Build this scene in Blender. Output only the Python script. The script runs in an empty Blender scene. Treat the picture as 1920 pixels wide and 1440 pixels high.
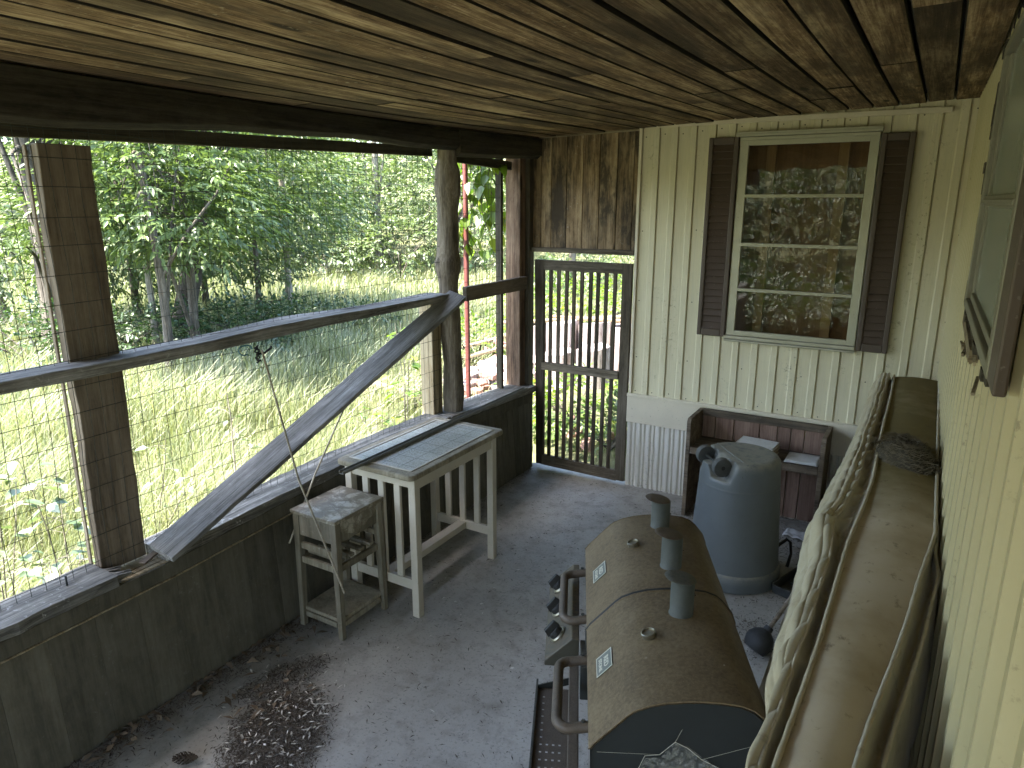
import bpy, math, random
import numpy as np
from mathutils import Vector, Matrix
random.seed(7); RNG = np.random.default_rng(11)
S = bpy.context.scene; COL = S.collection
R = math.radians
def V(*a): return Vector(a if len(a) > 1 else a[0])

# ------------------------------------------------------------------ objects
def tag(o, label=None, cat=None, group=None, kind=None):
    if label: o['label'] = label
    if cat: o['category'] = cat
    if group: o['group'] = group
    if kind: o['kind'] = kind
    elif cat: o['kind'] = 'thing'
    return o
def empty(name, loc=(0, 0, 0), rz=0.0, label=None, cat=None, group=None):
    o = bpy.data.objects.new(name, None); COL.objects.link(o)
    o.location = loc; o.rotation_euler = (0, 0, rz); o.empty_display_size = .1
    return tag(o, label, cat, group)
def copy_tree(o, parent=None):
    c = o.copy(); COL.objects.link(c)
    if parent: c.parent = parent
    for ch in list(o.children): copy_tree(ch, c)
    return c
def frame(x, up):
    x = V(x).normalized(); up = V(up); y = up.cross(x)
    if y.length < 1e-6: y = V(1, 0, 0).cross(x)
    y.normalize(); z = x.cross(y).normalized()
    return x, y, z

class MB:
    def __init__(s): s.v = []; s.f = []; s.r = []
    def add(s, vs, fs, rnd=None):
        n = len(s.v); rnd = random.random() if rnd is None else rnd
        s.v += [tuple(p) for p in vs]; s.f += [tuple(i + n for i in q) for q in fs]; s.r += [rnd] * len(vs)
        return s
    def box(s, x0, y0, z0, x1, y1, z1, rnd=None):
        vs = [(x, y, z) for z in (z0, z1) for y in (y0, y1) for x in (x0, x1)]
        return s.add(vs, [(0, 2, 3, 1), (4, 5, 7, 6), (0, 1, 5, 4), (2, 6, 7, 3), (0, 4, 6, 2), (1, 3, 7, 5)], rnd)
    def bar(s, p0, p1, w, t, up=(0, 0, 1), rnd=None, w1=None, t1=None):
        p0, p1 = V(p0), V(p1); x, y, z = frame(p1 - p0, up)
        w1 = w if w1 is None else w1; t1 = t if t1 is None else t1
        vs = []
        for p, a, b in ((p0, w, t), (p1, w1, t1)):
            for sy, sz in ((-1, -1), (1, -1), (1, 1), (-1, 1)): vs.append(p + y * (sy * a / 2) + z * (sz * b / 2))
        return s.add(vs, [(3, 2, 1, 0), (4, 5, 6, 7), (0, 1, 5, 4), (1, 2, 6, 5), (2, 3, 7, 6), (3, 0, 4, 7)], rnd)
    def tube(s, pts, rad, n=8, rnd=None, cap=True, wob=0.0):
        pts = [V(p) for p in pts]; m = len(pts)
        if not hasattr(rad, '__len__'): rad = [rad] * m
        vs = []; up = V(0.13, 0.21, 1)
        t0 = (pts[1] - pts[0]).normalized()
        if abs(t0.dot(up.normalized())) > .95: up = V(1, 0.1, 0)
        y = up.cross(t0).normalized()
        for i, p in enumerate(pts):
            t = (pts[min(i + 1, m - 1)] - pts[max(i - 1, 0)]).normalized()
            y = (y - t * y.dot(t)).normalized(); z = t.cross(y)
            for k in range(n):
                a = 2 * math.pi * k / n; rr = rad[i] * (1 + wob * (random.random() - .5))
                vs.append(p + (y * math.cos(a) + z * math.sin(a)) * rr)
        fs = [(i * n + k, i * n + (k + 1) % n, (i + 1) * n + (k + 1) % n, (i + 1) * n + k) for i in range(m - 1) for k in range(n)]
        if cap: fs += [tuple(range(n - 1, -1, -1)), tuple((m - 1) * n + k for k in range(n))]
        return s.add(vs, fs, rnd)
    def lathe(s, prof, n=32, M=None, rnd=None, fn=None):
        vs = []
        for r, z in prof:
            for k in range(n):
                a = 2 * math.pi * k / n; p = V(r * math.cos(a), r * math.sin(a), z)
                if fn: p = fn(p, a)
                vs.append(M @ p if M else p)
        m = len(prof)
        fs = [(i * n + k, i * n + (k + 1) % n, (i + 1) * n + (k + 1) % n, (i + 1) * n + k) for i in range(m - 1) for k in range(n)]
        if prof[0][0] > 1e-5: fs.append(tuple(range(n - 1, -1, -1)))
        if prof[-1][0] > 1e-5: fs.append(tuple((m - 1) * n + k for k in range(n)))
        return s.add(vs, fs, rnd)
    def grid(s, nu, nv, fn, rnd=None, closed_v=False):
        vs = [fn(i / (nu - 1), j / (nv - (0 if closed_v else 1))) for i in range(nu) for j in range(nv)]
        jm = nv if closed_v else nv - 1
        return s.add(vs, [(i * nv + j, i * nv + (j + 1) % nv, (i + 1) * nv + (j + 1) % nv, (i + 1) * nv + j) for i in range(nu - 1) for j in range(jm)], rnd)
    def strip(s, prof, fn, a, b, rnd=None):
        """extrude an open profile between parameters a and b; fn(p, q, t) -> point"""
        m = len(prof)
        vs = [fn(p, q, t) for t in (a, b) for p, q in prof]
        return s.add(vs, [(i, i + 1, m + i + 1, m + i) for i in range(m - 1)], rnd)
    def prism(s, poly, fn, a, b, rnd=None):
        m = len(poly)
        vs = [fn(p, q, t) for t in (a, b) for p, q in poly]
        return s.add(vs, [(i, (i + 1) % m, m + (i + 1) % m, m + i) for i in range(m)] + [tuple(range(m - 1, -1, -1)), tuple(range(m, 2 * m))], rnd)
    def build(s, name, mat, parent=None, bevel=0, smooth=None, seg=2, loc=None):
        me = bpy.data.meshes.new(name); me.from_pydata(s.v, [], s.f)
        import bmesh
        bm = bmesh.new(); bm.from_mesh(me); bmesh.ops.recalc_face_normals(bm, faces=bm.faces); bm.to_mesh(me); bm.free()
        at = me.attributes.new('rnd', 'FLOAT', 'POINT'); at.data.foreach_set('value', np.array(s.r, dtype=np.float32))
        me.materials.append(mat)
        o = bpy.data.objects.new(name, me); COL.objects.link(o)
        if parent: o.parent = parent
        if loc: o.location = loc
        if bevel:
            b = o.modifiers.new('edge', 'BEVEL'); b.width = bevel; b.segments = seg; b.limit_method = 'ANGLE'; b.angle_limit = R(40)
        if smooth:
            me.shade_smooth(); me.set_sharp_from_angle(angle=R(smooth))
        return o

def plank(name, p0, p1, w, t, up, mat, wob=.004, n=24, rnd=None, bevel=.004, parent=None, prof=None):
    """a rough sawn board from p0 to p1; local x runs along the grain. w across (y), t along 'up' (z)"""
    p0, p1 = V(p0), V(p1); x, y, z = frame(p1 - p0, up); L = (p1 - p0).length
    mb = MB(); vs = []
    ph = [random.random() * 9 for _ in range(4)]
    for i in range(n + 1):
        u = L * i / n
        d = [wob * (math.sin(u * 5.1 + ph[k]) * .5 + math.sin(u * 13 + ph[k] * 2) * .3 + random.uniform(-.3, .3)) for k in range(4)]
        ww, tt, oy, oz = (w, t, 0, 0) if not prof else prof(i / n)
        vs += [(u, oy - ww / 2 + d[0], oz - tt / 2 + d[3] * .5), (u, oy + ww / 2 + d[1], oz - tt / 2 + d[3] * .5), (u, oy + ww / 2 + d[1], oz + tt / 2 + d[2] * .5), (u, oy - ww / 2 + d[0], oz + tt / 2 + d[2] * .5)]
    fs = [(3, 2, 1, 0), tuple(4 * n + k for k in range(4))]
    for i in range(n):
        for k in range(4): fs.append((4 * i + k, 4 * i + (k + 1) % 4, 4 * i + 4 + (k + 1) % 4, 4 * i + 4 + k))
    mb.add(vs, fs, rnd); o = mb.build(name, mat, parent, bevel=bevel)
    o.matrix_local = Matrix((x, y, z)).transposed().to_4x4(); o.location = p0
    return o

def np_mesh(name, verts, faces, mat, rnd, parent=None, smooth=False):
    """verts (N,3) float, faces (M,k) int with constant k"""
    me = bpy.data.meshes.new(name); k = faces.shape[1]
    me.vertices.add(len(verts)); me.vertices.foreach_set('co', verts.astype(np.float32).ravel())
    me.loops.add(faces.size); me.loops.foreach_set('vertex_index', faces.astype(np.int32).ravel())
    me.polygons.add(len(faces)); me.polygons.foreach_set('loop_start', np.arange(0, faces.size, k, dtype=np.int32))
    me.update(calc_edges=True)
    at = me.attributes.new('rnd', 'FLOAT', 'POINT'); at.data.foreach_set('value', rnd.astype(np.float32))
    me.materials.append(mat)
    o = bpy.data.objects.new(name, me); COL.objects.link(o)
    if parent: o.parent = parent
    return o

# ------------------------------------------------------------------ materials
class NT:
    def __init__(s, name):
        s.m = bpy.data.materials.new(name); s.m.use_nodes = True; s.t = s.m.node_tree; s.t.nodes.clear()
        s.out = s.n('ShaderNodeOutputMaterial')
    def n(s, typ, **kw):
        nd = s.t.nodes.new(typ)
        for k, v in kw.items(): setattr(nd, k, v)
        return nd
    def l(s, a, b): s.t.links.new(a, b)
    def val(s, sock, v):
        if isinstance(v, bpy.types.NodeSocket): s.l(v, sock)
        else: sock.default_value = v
    def coord(s, kind='Object'): return s.n('ShaderNodeTexCoord').outputs[kind]
    def attr(s, name='rnd'): return s.n('ShaderNodeAttribute', attribute_name=name).outputs['Fac']
    def math(s, op, a, b=0.0, clamp=False):
        nd = s.n('ShaderNodeMath', operation=op, use_clamp=clamp); s.val(nd.inputs[0], a); s.val(nd.inputs[1], b); return nd.outputs[0]
    def vmath(s, op, a, b):
        nd = s.n('ShaderNodeVectorMath', operation=op); s.val(nd.inputs[0], a); s.val(nd.inputs[1], b); return nd.outputs[0]
    def mapping(s, vec, scale=(1, 1, 1), loc=(0, 0, 0), rot=(0, 0, 0)):
        nd = s.n('ShaderNodeMapping'); s.l(vec, nd.inputs[0]); nd.inputs['Scale'].default_value = scale
        nd.inputs['Location'].default_value = loc; nd.inputs['Rotation'].default_value = rot; return nd.outputs[0]
    def noise(s, vec, scale, detail=4, rough=.55, dist=0.0):
        nd = s.n('ShaderNodeTexNoise'); s.l(vec, nd.inputs['Vector']); nd.inputs['Scale'].default_value = scale
        nd.inputs['Detail'].default_value = detail; nd.inputs['Roughness'].default_value = rough; nd.inputs['Distortion'].default_value = dist
        return nd.outputs['Fac']
    def voro(s, vec, scale, feature='F1', out='Distance'):
        nd = s.n('ShaderNodeTexVoronoi', feature=feature); s.l(vec, nd.inputs['Vector']); nd.inputs['Scale'].default_value = scale
        return nd.outputs[out]
    def ramp(s, fac, stops, interp='LINEAR'):
        nd = s.n('ShaderNodeValToRGB'); s.val(nd.inputs[0], fac); r = nd.color_ramp; r.interpolation = interp
        while len(r.elements) < len(stops): r.elements.new(.5)
        for e, (p, c) in zip(r.elements, stops):
            e.position = p; e.color = (c, c, c, 1) if not hasattr(c, '__len__') else (*c, 1)
        return nd.outputs[0]
    def mix(s, fac, a, b, blend='MIX'):
        nd = s.n('ShaderNodeMix', data_type='RGBA', blend_type=blend); s.val(nd.inputs[0], fac)
        for i, c in ((6, a), (7, b)):
            if isinstance(c, bpy.types.NodeSocket): s.l(c, nd.inputs[i])
            else: nd.inputs[i].default_value = (*c, 1) if len(c) == 3 else c
        return nd.outputs[2]
    def range(s, v, a, b, c=0, d=1):
        nd = s.n('ShaderNodeMapRange'); s.val(nd.inputs[0], v)
        for i, q in enumerate((a, b, c, d)): nd.inputs[i + 1].default_value = q
        return nd.outputs[0]
    def bump(s, h, strength=.3, dist=.01, normal=None):
        nd = s.n('ShaderNodeBump'); s.l(h, nd.inputs['Height']); nd.inputs['Strength'].default_value = strength; nd.inputs['Distance'].default_value = dist
        if normal: s.l(normal, nd.inputs['Normal'])
        return nd.outputs[0]
    def bsdf(s, col, rough=.7, normal=None, metal=0.0, spec=.4, **kw):
        b = s.n('ShaderNodeBsdfPrincipled')
        if isinstance(col, bpy.types.NodeSocket): s.l(col, b.inputs['Base Color'])
        else: b.inputs['Base Color'].default_value = (*col, 1)
        s.val(b.inputs['Roughness'], rough); s.val(b.inputs['Metallic'], metal); b.inputs['Specular IOR Level'].default_value = spec
        if normal: s.l(normal, b.inputs['Normal'])
        for k, v in kw.items(): s.val(b.inputs[k], v)
        s.l(b.outputs[0], s.out.inputs['Surface']); return b

def wood(name, dark, mid, light, axis='X', rough=.82, knots=.5, bump=.35, tint=(.75, 1.2), spots=0.0, spotcol=(.5, .5, .48), stain=0.0, staincol=(.03, .025, .02), across=16):
    t = NT(name); co = t.coord(); rn = t.attr()
    off = t.n('ShaderNodeCombineXYZ'); t.l(t.math('MULTIPLY', rn, 37.0), off.inputs[0]); t.l(t.math('MULTIPLY', rn, 71.0), off.inputs[1]); t.l(t.math('MULTIPLY', rn, 53.0), off.inputs[2])
    v = t.vmath('ADD', co, off.outputs[0])
    def sc(al, ac): return {'X': (al, ac, ac), 'Y': (ac, al, ac), 'Z': (ac, ac, al)}[axis]
    n1 = t.noise(t.mapping(v, sc(.7, across)), 1.0, 5, .6, 1.2)
    n2 = t.noise(t.mapping(v, sc(3.0, across * 9)), 1.0, 6, .75, .3); n4 = t.noise(t.mapping(v, sc(14, across * 3)), 1.0, 6, .8)
    n3 = t.noise(t.mapping(v, sc(.9, 3)), 1.6, 4, .6)
    f = t.math('ADD', t.math('MULTIPLY', n1, .40), t.math('ADD', t.math('MULTIPLY', n2, .42), t.math('ADD', t.math('MULTIPLY', n4, .28), t.math('MULTIPLY', n3, .28))))
    c = t.ramp(f, [(.59, dark), (.685, mid), (.80, light)])
    h = t.math('ADD', t.math('MULTIPLY', n2, .7), t.math('MULTIPLY', n1, .5))
    if knots:
        kv = t.mapping(v, sc(1.6, 6.0)); dd = t.vmath('ADD', kv, t.mapping(v, (0, 0, 0)))
        vd = t.voro(dd, 1.0); k = t.ramp(t.math('ADD', vd, t.math('MULTIPLY', n1, .06)), [(.10, 1.0), (.17, 0.0)])
        c = t.mix(t.math('MULTIPLY', k, knots), c, [q * .35 for q in dark])
    if spots:
        sp = t.ramp(t.noise(v, 38, 5, .7), [(.60, 0.0), (.66, 1.0)])
        msk = t.ramp(t.noise(v, 4.0, 2), [(.42, 0.0), (.6, 1.0)])
        c = t.mix(t.math('MULTIPLY', t.math('MULTIPLY', sp, msk), spots), c, spotcol)
    if stain:
        sm = t.ramp(t.math('ADD', t.noise(t.mapping(v, sc(1.3, 5.5)), 1.0, 5, .7), t.math('MULTIPLY', t.math('SUBTRACT', n4, .5), .35)), [(.47, 0.0), (.60, 1.0)])
        c = t.mix(t.math('MULTIPLY', sm, stain), c, staincol)
    tv = t.range(rn, 0, 1, *tint); cc = t.n('ShaderNodeCombineXYZ')
    for i in range(3): t.l(tv, cc.inputs[i])
    c = t.mix(1.0, c, cc.outputs[0], 'MULTIPLY')
    t.bsdf(c, rough, t.bump(h, bump, .006), spec=.25)
    return t.m

def plain(name, col, rough=.6, var=.25, scale=12, metal=0.0, spec=.4, bump=.1, dust=0.0, dustcol=(.30, .28, .22), speck=0.0, speckcol=(.1, .08, .05), **kw):
    """one-colour surface with uneven tone, dust that has settled on it, and specks of dirt"""
    t = NT(name); co = t.coord(); n = t.noise(co, scale, 5, .6); n2 = t.noise(co, scale * 6, 4, .6)
    c = t.mix(n, [q * (1 - var) for q in col], [min(1, q * (1 + var)) for q in col])
    if dust:
        up = t.n('ShaderNodeNewGeometry').outputs['Normal']; sx = t.n('ShaderNodeSeparateXYZ'); t.l(up, sx.inputs[0])
        d = t.math('MULTIPLY', t.range(sx.outputs[2], .1, .9), t.range(n2, .25, .6), clamp=True)
        c = t.mix(t.math('MULTIPLY', d, dust), c, dustcol)
    if speck:
        s1 = t.ramp(t.noise(co, 70, 3, .6), [(.66, 0.0), (.71, 1.0)]); c = t.mix(t.math('MULTIPLY', s1, speck), c, speckcol)
    t.bsdf(c, rough, t.bump(t.math('ADD', n2, n), bump, .004), metal=metal, spec=spec, **kw)
    return t.m

M = {}
M['ceil'] = wood('ceiling_boards', (.05, .030, .013), (.166, .105, .051), (.42, .315, .18), 'Y', knots=.95, bump=.6, across=13, tint=(.55, 1.35), spots=.55, spotcol=(.42, .37, .26), stain=.75, staincol=(.045, .03, .016))
M['beam'] = wood('hewn_beam', (.022, .018, .011), (.05, .042, .026), (.085, .073, .046), 'X', knots=.6, bump=.9, across=9, stain=.4)
M['beamlight'] = wood('pale_board', (.12, .09, .055), (.24, .19, .12), (.36, .30, .20), 'X', knots=.3)
M['post'] = wood('post_board', (.11, .083, .057), (.205, .162, .115), (.29, .235, .172), 'X', knots=.35, bump=.4, stain=.3, staincol=(.05, .04, .03), across=8)
M['log'] = wood('peeled_log', (.075, .058, .04), (.19, .155, .11), (.36, .31, .24), 'X', knots=.6, bump=1.2, across=16, stain=.6, staincol=(.05, .038, .025))
M['timber'] = wood('square_timber', (.13, .095, .05), (.26, .205, .12), (.38, .32, .21), 'X', knots=.8, bump=.4)
M['redpost'] = wood('reddish_post', (.07, .042, .026), (.19, .12, .078), (.33, .23, .15), 'X', knots=.9, bump=.5, stain=.4)
M['darkpost'] = wood('dark_post', (.03, .025, .017), (.06, .05, .034), (.10, .085, .06), 'X', knots=.4, bump=.5)
M['rail'] = wood('weathered_rail', (.075, .068, .055), (.22, .208, .18), (.44, .425, .39), 'X', knots=.4, bump=1.2, across=20, spots=.6, spotcol=(.5, .49, .44), stain=.7, staincol=(.045, .04, .032))
M['brace'] = wood('pale_brace', (.12, .115, .10), (.30, .29, .262), (.50, .49, .46), 'X', knots=.35, bump=1.1, across=20, spots=.4, spotcol=(.5, .49, .45), stain=.5, staincol=(.08, .075, .065))
M['sill'] = wood('flaking_sill', (.065, .06, .05), (.18, .17, .145), (.34, .325, .29), 'Y', knots=.2, bump=1.0, across=14, spots=.9, spotcol=(.55, .54, .5), stain=.7, staincol=(.05, .048, .04))
M['wallpaint'] = wood('half_wall_paint', (.062, .056, .038), (.090, .081, .056), (.118, .107, .077), 'Z', knots=0, bump=.15, tint=(.85, 1.12), across=5, spots=.15, spotcol=(.3, .3, .26))
M['doorwood'] = wood('door_wood', (.035, .027, .017), (.068, .054, .036), (.115, .095, .066), 'Z', knots=.5, bump=.6)
M['doorwoodx'] = wood('door_rail_wood', (.06, .047, .03), (.12, .097, .066), (.21, .175, .125), 'X', knots=.4, bump=.6)
M['planks'] = wood('upright_planks', (.095, .062, .032), (.24, .165, .092), (.40, .30, .18), 'Z', knots=.95, bump=.45, tint=(.75, 1.2), across=9, stain=.9, staincol=(.04, .03, .02), spots=.45, spotcol=(.4, .38, .33))
M['desk'] = wood('desk_wood', (.055, .042, .028), (.12, .09, .06), (.20, .155, .105), 'X', knots=.2, bump=.4, spots=.2)
M['deskback'] = wood('desk_back_planks', (.13, .075, .052), (.215, .135, .095), (.30, .20, .145), 'Z', knots=.25, bump=.3, tint=(.85, 1.15), stain=.3, staincol=(.09, .05, .035))
M['stick'] = wood('pole_wood', (.20, .17, .12), (.30, .26, .19), (.42, .37, .28), 'X', knots=0, bump=.2)
M['bark'] = wood('bark', (.03, .026, .02), (.085, .072, .056), (.17, .15, .12), 'Z', knots=.3, bump=1.4, across=13)
M['barkdark'] = wood('dark_bark', (.016, .013, .010), (.045, .038, .03), (.09, .078, .062), 'Z', knots=.3, bump=1.4, across=13)
M['barkpale'] = wood('pale_bark', (.10, .09, .07), (.2, .18, .14), (.34, .31, .26), 'Z', knots=.2, bump=.9, across=13)

def siding_mat(name, col, grain):
    t = NT(name); co = t.coord()
    g = t.noise(t.mapping(co, (150, 150, 4.5)), 1.0, 3, .6, .8)
    big = t.noise(co, 1.7, 4, .6); mid = t.noise(t.mapping(co, (7, 7, 1.3)), 1.0, 5, .65)
    c = t.mix(big, [q * .84 for q in col], [min(1, q * 1.08) for q in col])
    c = t.mix(t.math('MULTIPLY', t.ramp(mid, [(.55, 0.0), (.75, 1.0)]), .28), c, (.33, .30, .17))
    sx = t.n('ShaderNodeSeparateXYZ'); t.l(co, sx.inputs[0])
    dirt = t.math('MULTIPLY', t.ramp(t.noise(co, 42, 6, .75), [(.56, 0.0), (.66, 1.0)]), t.ramp(t.noise(t.mapping(co, (5, 5, 1.1)), 1.0, 3, .6), [(.52, 0.0), (.66, 1.0)]))
    c = t.mix(t.math('MULTIPLY', dirt, .75), c, (.10, .08, .045))
    fly = t.ramp(t.voro(co, 17.0), [(.035, 1.0), (.06, 0.0)]); flym = t.ramp(t.noise(co, 5.5, 2), [(.52, 0.0), (.6, 1.0)])
    c = t.mix(t.math('MULTIPLY', t.math('MULTIPLY', fly, flym), .45), c, (.07, .06, .04))
    if grain: c = t.mix(t.math('MULTIPLY', t.ramp(g, [(.5, 0.0), (.68, 1.0)]), .22), c, [q * .55 for q in col])
    t.bsdf(c, .5, t.bump(g, .22 if grain else .06, .003), spec=.35)
    return t.m
M['siding'] = siding_mat('cream_siding', (.625, .56, .375), True)
M['corr'] = siding_mat('cream_corrugated', (.46, .395, .225), False)
M['skirt'] = siding_mat('pale_skirting', (.66, .61, .51), False)

def floor_mat():
    t = NT('painted_concrete'); co = t.coord()
    a = t.noise(co, 1.3, 5, .6); b = t.noise(co, 9, 6, .7); d = t.noise(co, 75, 5, .7); fine = t.noise(co, 260, 2, .5)
    c = t.mix(t.ramp(a, [(.35, 0.0), (.65, 1.0)]), (.285, .262, .218), (.395, .368, .312))
    c = t.mix(t.math('MULTIPLY', t.ramp(b, [(.48, 0.0), (.7, 1.0)]), .5), c, (.20, .185, .15))
    c = t.mix(t.math('MULTIPLY', t.ramp(d, [(.55, 0.0), (.66, 1.0)]), .65), c, (.12, .11, .09))
    c = t.mix(t.math('MULTIPLY', t.ramp(fine, [(.55, 0.0), (.7, 1.0)]), .3), c, (.40, .41, .41))
    # dirt swept against the low wall
    sx = t.n('ShaderNodeSeparateXYZ'); t.l(co, sx.inputs[0])
    e = t.math('ADD', t.range(sx.outputs[0], -2.62, -2.28, 1.0, 0.0), t.math('MULTIPLY', t.math('SUBTRACT', b, .5), 1.3), clamp=True)
    c = t.mix(t.math('MULTIPLY', e, .6), c, (.085, .07, .05))
    t.bsdf(c, t.range(b, .3, .7, .42, .75), t.bump(t.math('ADD', t.math('MULTIPLY', d, .6), b), .25, .004), spec=.35)
    return t.m
M['floor'] = floor_mat()

M['joint'] = plain('joint_dirt_shade', (.018, .013, .008), .9, .4, 30)  # grime plus the shade of the gaps, painted onto the ceiling board joints
def rust_mat():
    t = NT('dusty_rusted_paint'); co = t.coord()
    a = t.noise(co, 90, 5, .7); b = t.noise(co, 7, 4, .6); f = t.noise(co, 420, 2, .5)
    c = t.ramp(t.math('ADD', t.math('MULTIPLY', a, .65), t.math('MULTIPLY', b, .4)), [(.36, (.085, .058, .029)), (.55, (.145, .102, .054)), (.74, (.20, .152, .086))])
    c = t.mix(t.math('MULTIPLY', t.ramp(f, [(.6, 0.0), (.7, 1.0)]), .35), c, (.26, .215, .13))
    sp = t.ramp(t.math('ADD', t.voro(co, 11), t.math('MULTIPLY', a, .10)), [(.085, 1.0), (.105, 0.0)]); sm = t.ramp(t.noise(co, 6, 2), [(.50, 0.0), (.55, 1.0)])
    c = t.mix(t.math('MULTIPLY', t.ramp(t.noise(co, 22, 5, .7), [(.55, 0.0), (.72, 1.0)]), .22), c, (.06, .04, .02))
    c = t.mix(t.math('MULTIPLY', sp, sm), c, (.55, .48, .40))
    t.bsdf(c, .62, t.bump(a, .2, .002), spec=.3); return t.m
M['rust'] = rust_mat()
M['blackmetal'] = plain('black_metal', (.024, .026, .024), .5, .3, 14, spec=.4, dust=.55, dustcol=(.10, .085, .055), speck=.3, speckcol=(.2, .16, .1))
M['panel'] = plain('rusty_panel', (.045, .042, .03), .55, .5, 9, dust=.8, dustcol=(.12, .085, .045), speck=.5, speckcol=(.2, .12, .06))
M['endcap'] = plain('dark_end_plate', (.018, .021, .022), .6, .25, 8, spec=.3, dust=.2)
M['handle'] = plain('worn_handle', (.075, .055, .038), .55, .5, 40, spec=.4, bump=.3, dust=.4, dustcol=(.16, .12, .08))
M['stack'] = plain('grey_stack', (.055, .06, .053), .6, .3, 25, dust=.5, dustcol=(.16, .145, .11), speck=.4)
M['strip'] = plain('grey_strip', (.135, .13, .11), .55, .3, 20, dust=.5, dustcol=(.2, .19, .16), speck=.4)
M['chrome'] = plain('dulled_chrome', (.30, .27, .20), .35, .2, 20, metal=.8)
M['dial'] = plain('dial_face', (.20, .175, .12), .4, .15, 10)
M['plate'] = plain('plate_grey', (.14, .15, .13), .45, .15, 20)
M['plateborder'] = plain('plate_border', (.55, .52, .42), .5, .1, 20)
M['canblue'] = plain('blue_grey_plastic', (.100, .108, .105), .5, .28, 4, spec=.4, bump=.08, dust=1.3, dustcol=(.22, .205, .16), speck=.5, speckcol=(.06, .055, .045))
M['rubber'] = plain('black_rubber', (.012, .012, .011), .65, .3, 15, dust=.15, dustcol=(.08, .075, .06))
M['wheelgrey'] = plain('wheel_tyre', (.055, .055, .05), .7, .3, 30, dust=.2)
M['white'] = plain('old_white_paint', (.46, .41, .315), .55, .16, 9, bump=.15, dust=.25, dustcol=(.35, .32, .25), speck=.5, speckcol=(.25, .2, .13))
M['standpaint'] = wood('dirty_pale_paint', (.13, .11, .072), (.21, .185, .128), (.29, .26, .19), 'Z', knots=0, bump=.4, across=8, spots=.35, spotcol=(.5, .47, .38), stain=.4, staincol=(.12, .10, .065))
def tile_mat():
    t = NT('table_tiles'); co = t.coord(); br = t.n('ShaderNodeTexBrick'); br.offset = 0.0
    t.l(t.mapping(co, (1, 1, 1)), br.inputs['Vector']); br.inputs['Scale'].default_value = 1.0
    br.inputs['Brick Width'].default_value = .108; br.inputs['Row Height'].default_value = .108; br.inputs['Mortar Size'].default_value = .0022
    br.inputs['Color1'].default_value = (.36, .345, .285, 1); br.inputs['Color2'].default_value = (.44, .42, .35, 1); br.inputs['Mortar'].default_value = (.12, .125, .095, 1)
    n = t.noise(co, 12, 5, .7); d = t.noise(co, 95, 4, .7)
    c = t.mix(t.math('MULTIPLY', t.ramp(n, [(.45, 0.0), (.65, 1.0)]), .5), br.outputs[0], (.32, .33, .26))
    c = t.mix(t.math('MULTIPLY', t.ramp(d, [(.50, 0.0), (.62, 1.0)]), .7), c, (.13, .12, .085))
    t.bsdf(c, t.range(n, .3, .7, .4, .75), t.bump(br.outputs['Fac'], -.3, .003), spec=.25); return t.m
M['tile'] = tile_mat()
def peel_mat():
    t = NT('peeling_paint'); co = t.coord(); n = t.noise(co, 14, 6, .7, .6)
    v = t.voro(t.mapping(co, (24, 24, 24)), 1.0, 'DISTANCE_TO_EDGE')
    c = t.ramp(n, [(.40, (.15, .125, .08)), (.52, (.23, .20, .135)), (.56, (.33, .30, .225)), (.75, (.40, .375, .30))])
    c = t.mix(t.math('MULTIPLY', t.ramp(v, [(.0, 1.0), (.06, 0.0)]), .7), c, (.15, .12, .08))
    t.bsdf(c, .6, t.bump(t.ramp(n, [(.46, 0.0), (.52, 1.0)]), .8, .003)); return t.m
M['peel'] = peel_mat()
M['alu'] = plain('old_aluminium', (.37, .345, .25), .42, .15, 10, metal=.35, dust=.25, speck=.3)
M['aludark'] = plain('grimy_aluminium', (.20, .185, .135), .5, .3, 10, metal=.2, dust=.3, speck=.5)
M['shutter'] = plain('brown_shutter', (.080, .056, .040), .42, .15, 6, spec=.35, bump=.05, speck=.25, speckcol=(.3, .28, .24))
M['trimcream'] = plain('cream_trim', (.60, .525, .385), .5, .15, 5, speck=.4)
def glass_mat(name, wrinkle, tint=(.9, .95, .9), mixf=.0):
    t = NT(name); co = t.coord()
    h = t.noise(t.mapping(co, (1.6, 6, 30)), 1.0, 4, .6, 1.2); w = t.noise(co, 3.0, 3, .5)
    nrm = t.bump(t.math('ADD', h, t.math('MULTIPLY', w, .12)), wrinkle, .012)
    tr = t.n('ShaderNodeBsdfTransparent'); tr.inputs[0].default_value = (*tint, 1)
    gl = t.n('ShaderNodeBsdfGlossy'); gl.inputs['Roughness'].default_value = .006; gl.inputs[0].default_value = (.95, .95, .92, 1); t.l(nrm, gl.inputs['Normal'])
    fr = t.n('ShaderNodeFresnel'); fr.inputs[0].default_value = 1.55
    mx = t.n('ShaderNodeMixShader'); t.l(t.math('ADD', fr.outputs[0], mixf, clamp=True), mx.inputs[0]); t.l(tr.outputs[0], mx.inputs[1]); t.l(gl.outputs[0], mx.inputs[2])
    t.l(mx.outputs[0], t.out.inputs['Surface']); return t.m
M['glass'] = glass_mat('window_plastic', .0035, (.74, .65, .50), .004)
M['glassdull'] = plain('clouded_pane', (.24, .255, .20), .25, .12, 4, spec=.5, dust=0)
M['curtain'] = wood('inside_board', (.12, .078, .045), (.165, .11, .066), (.21, .145, .09), 'Z', knots=0, bump=.1, across=4)
M['stud'] = wood('inside_stud', (.30, .22, .135), (.36, .275, .17), (.42, .33, .21), 'Z', knots=0, bump=.1)
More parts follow.
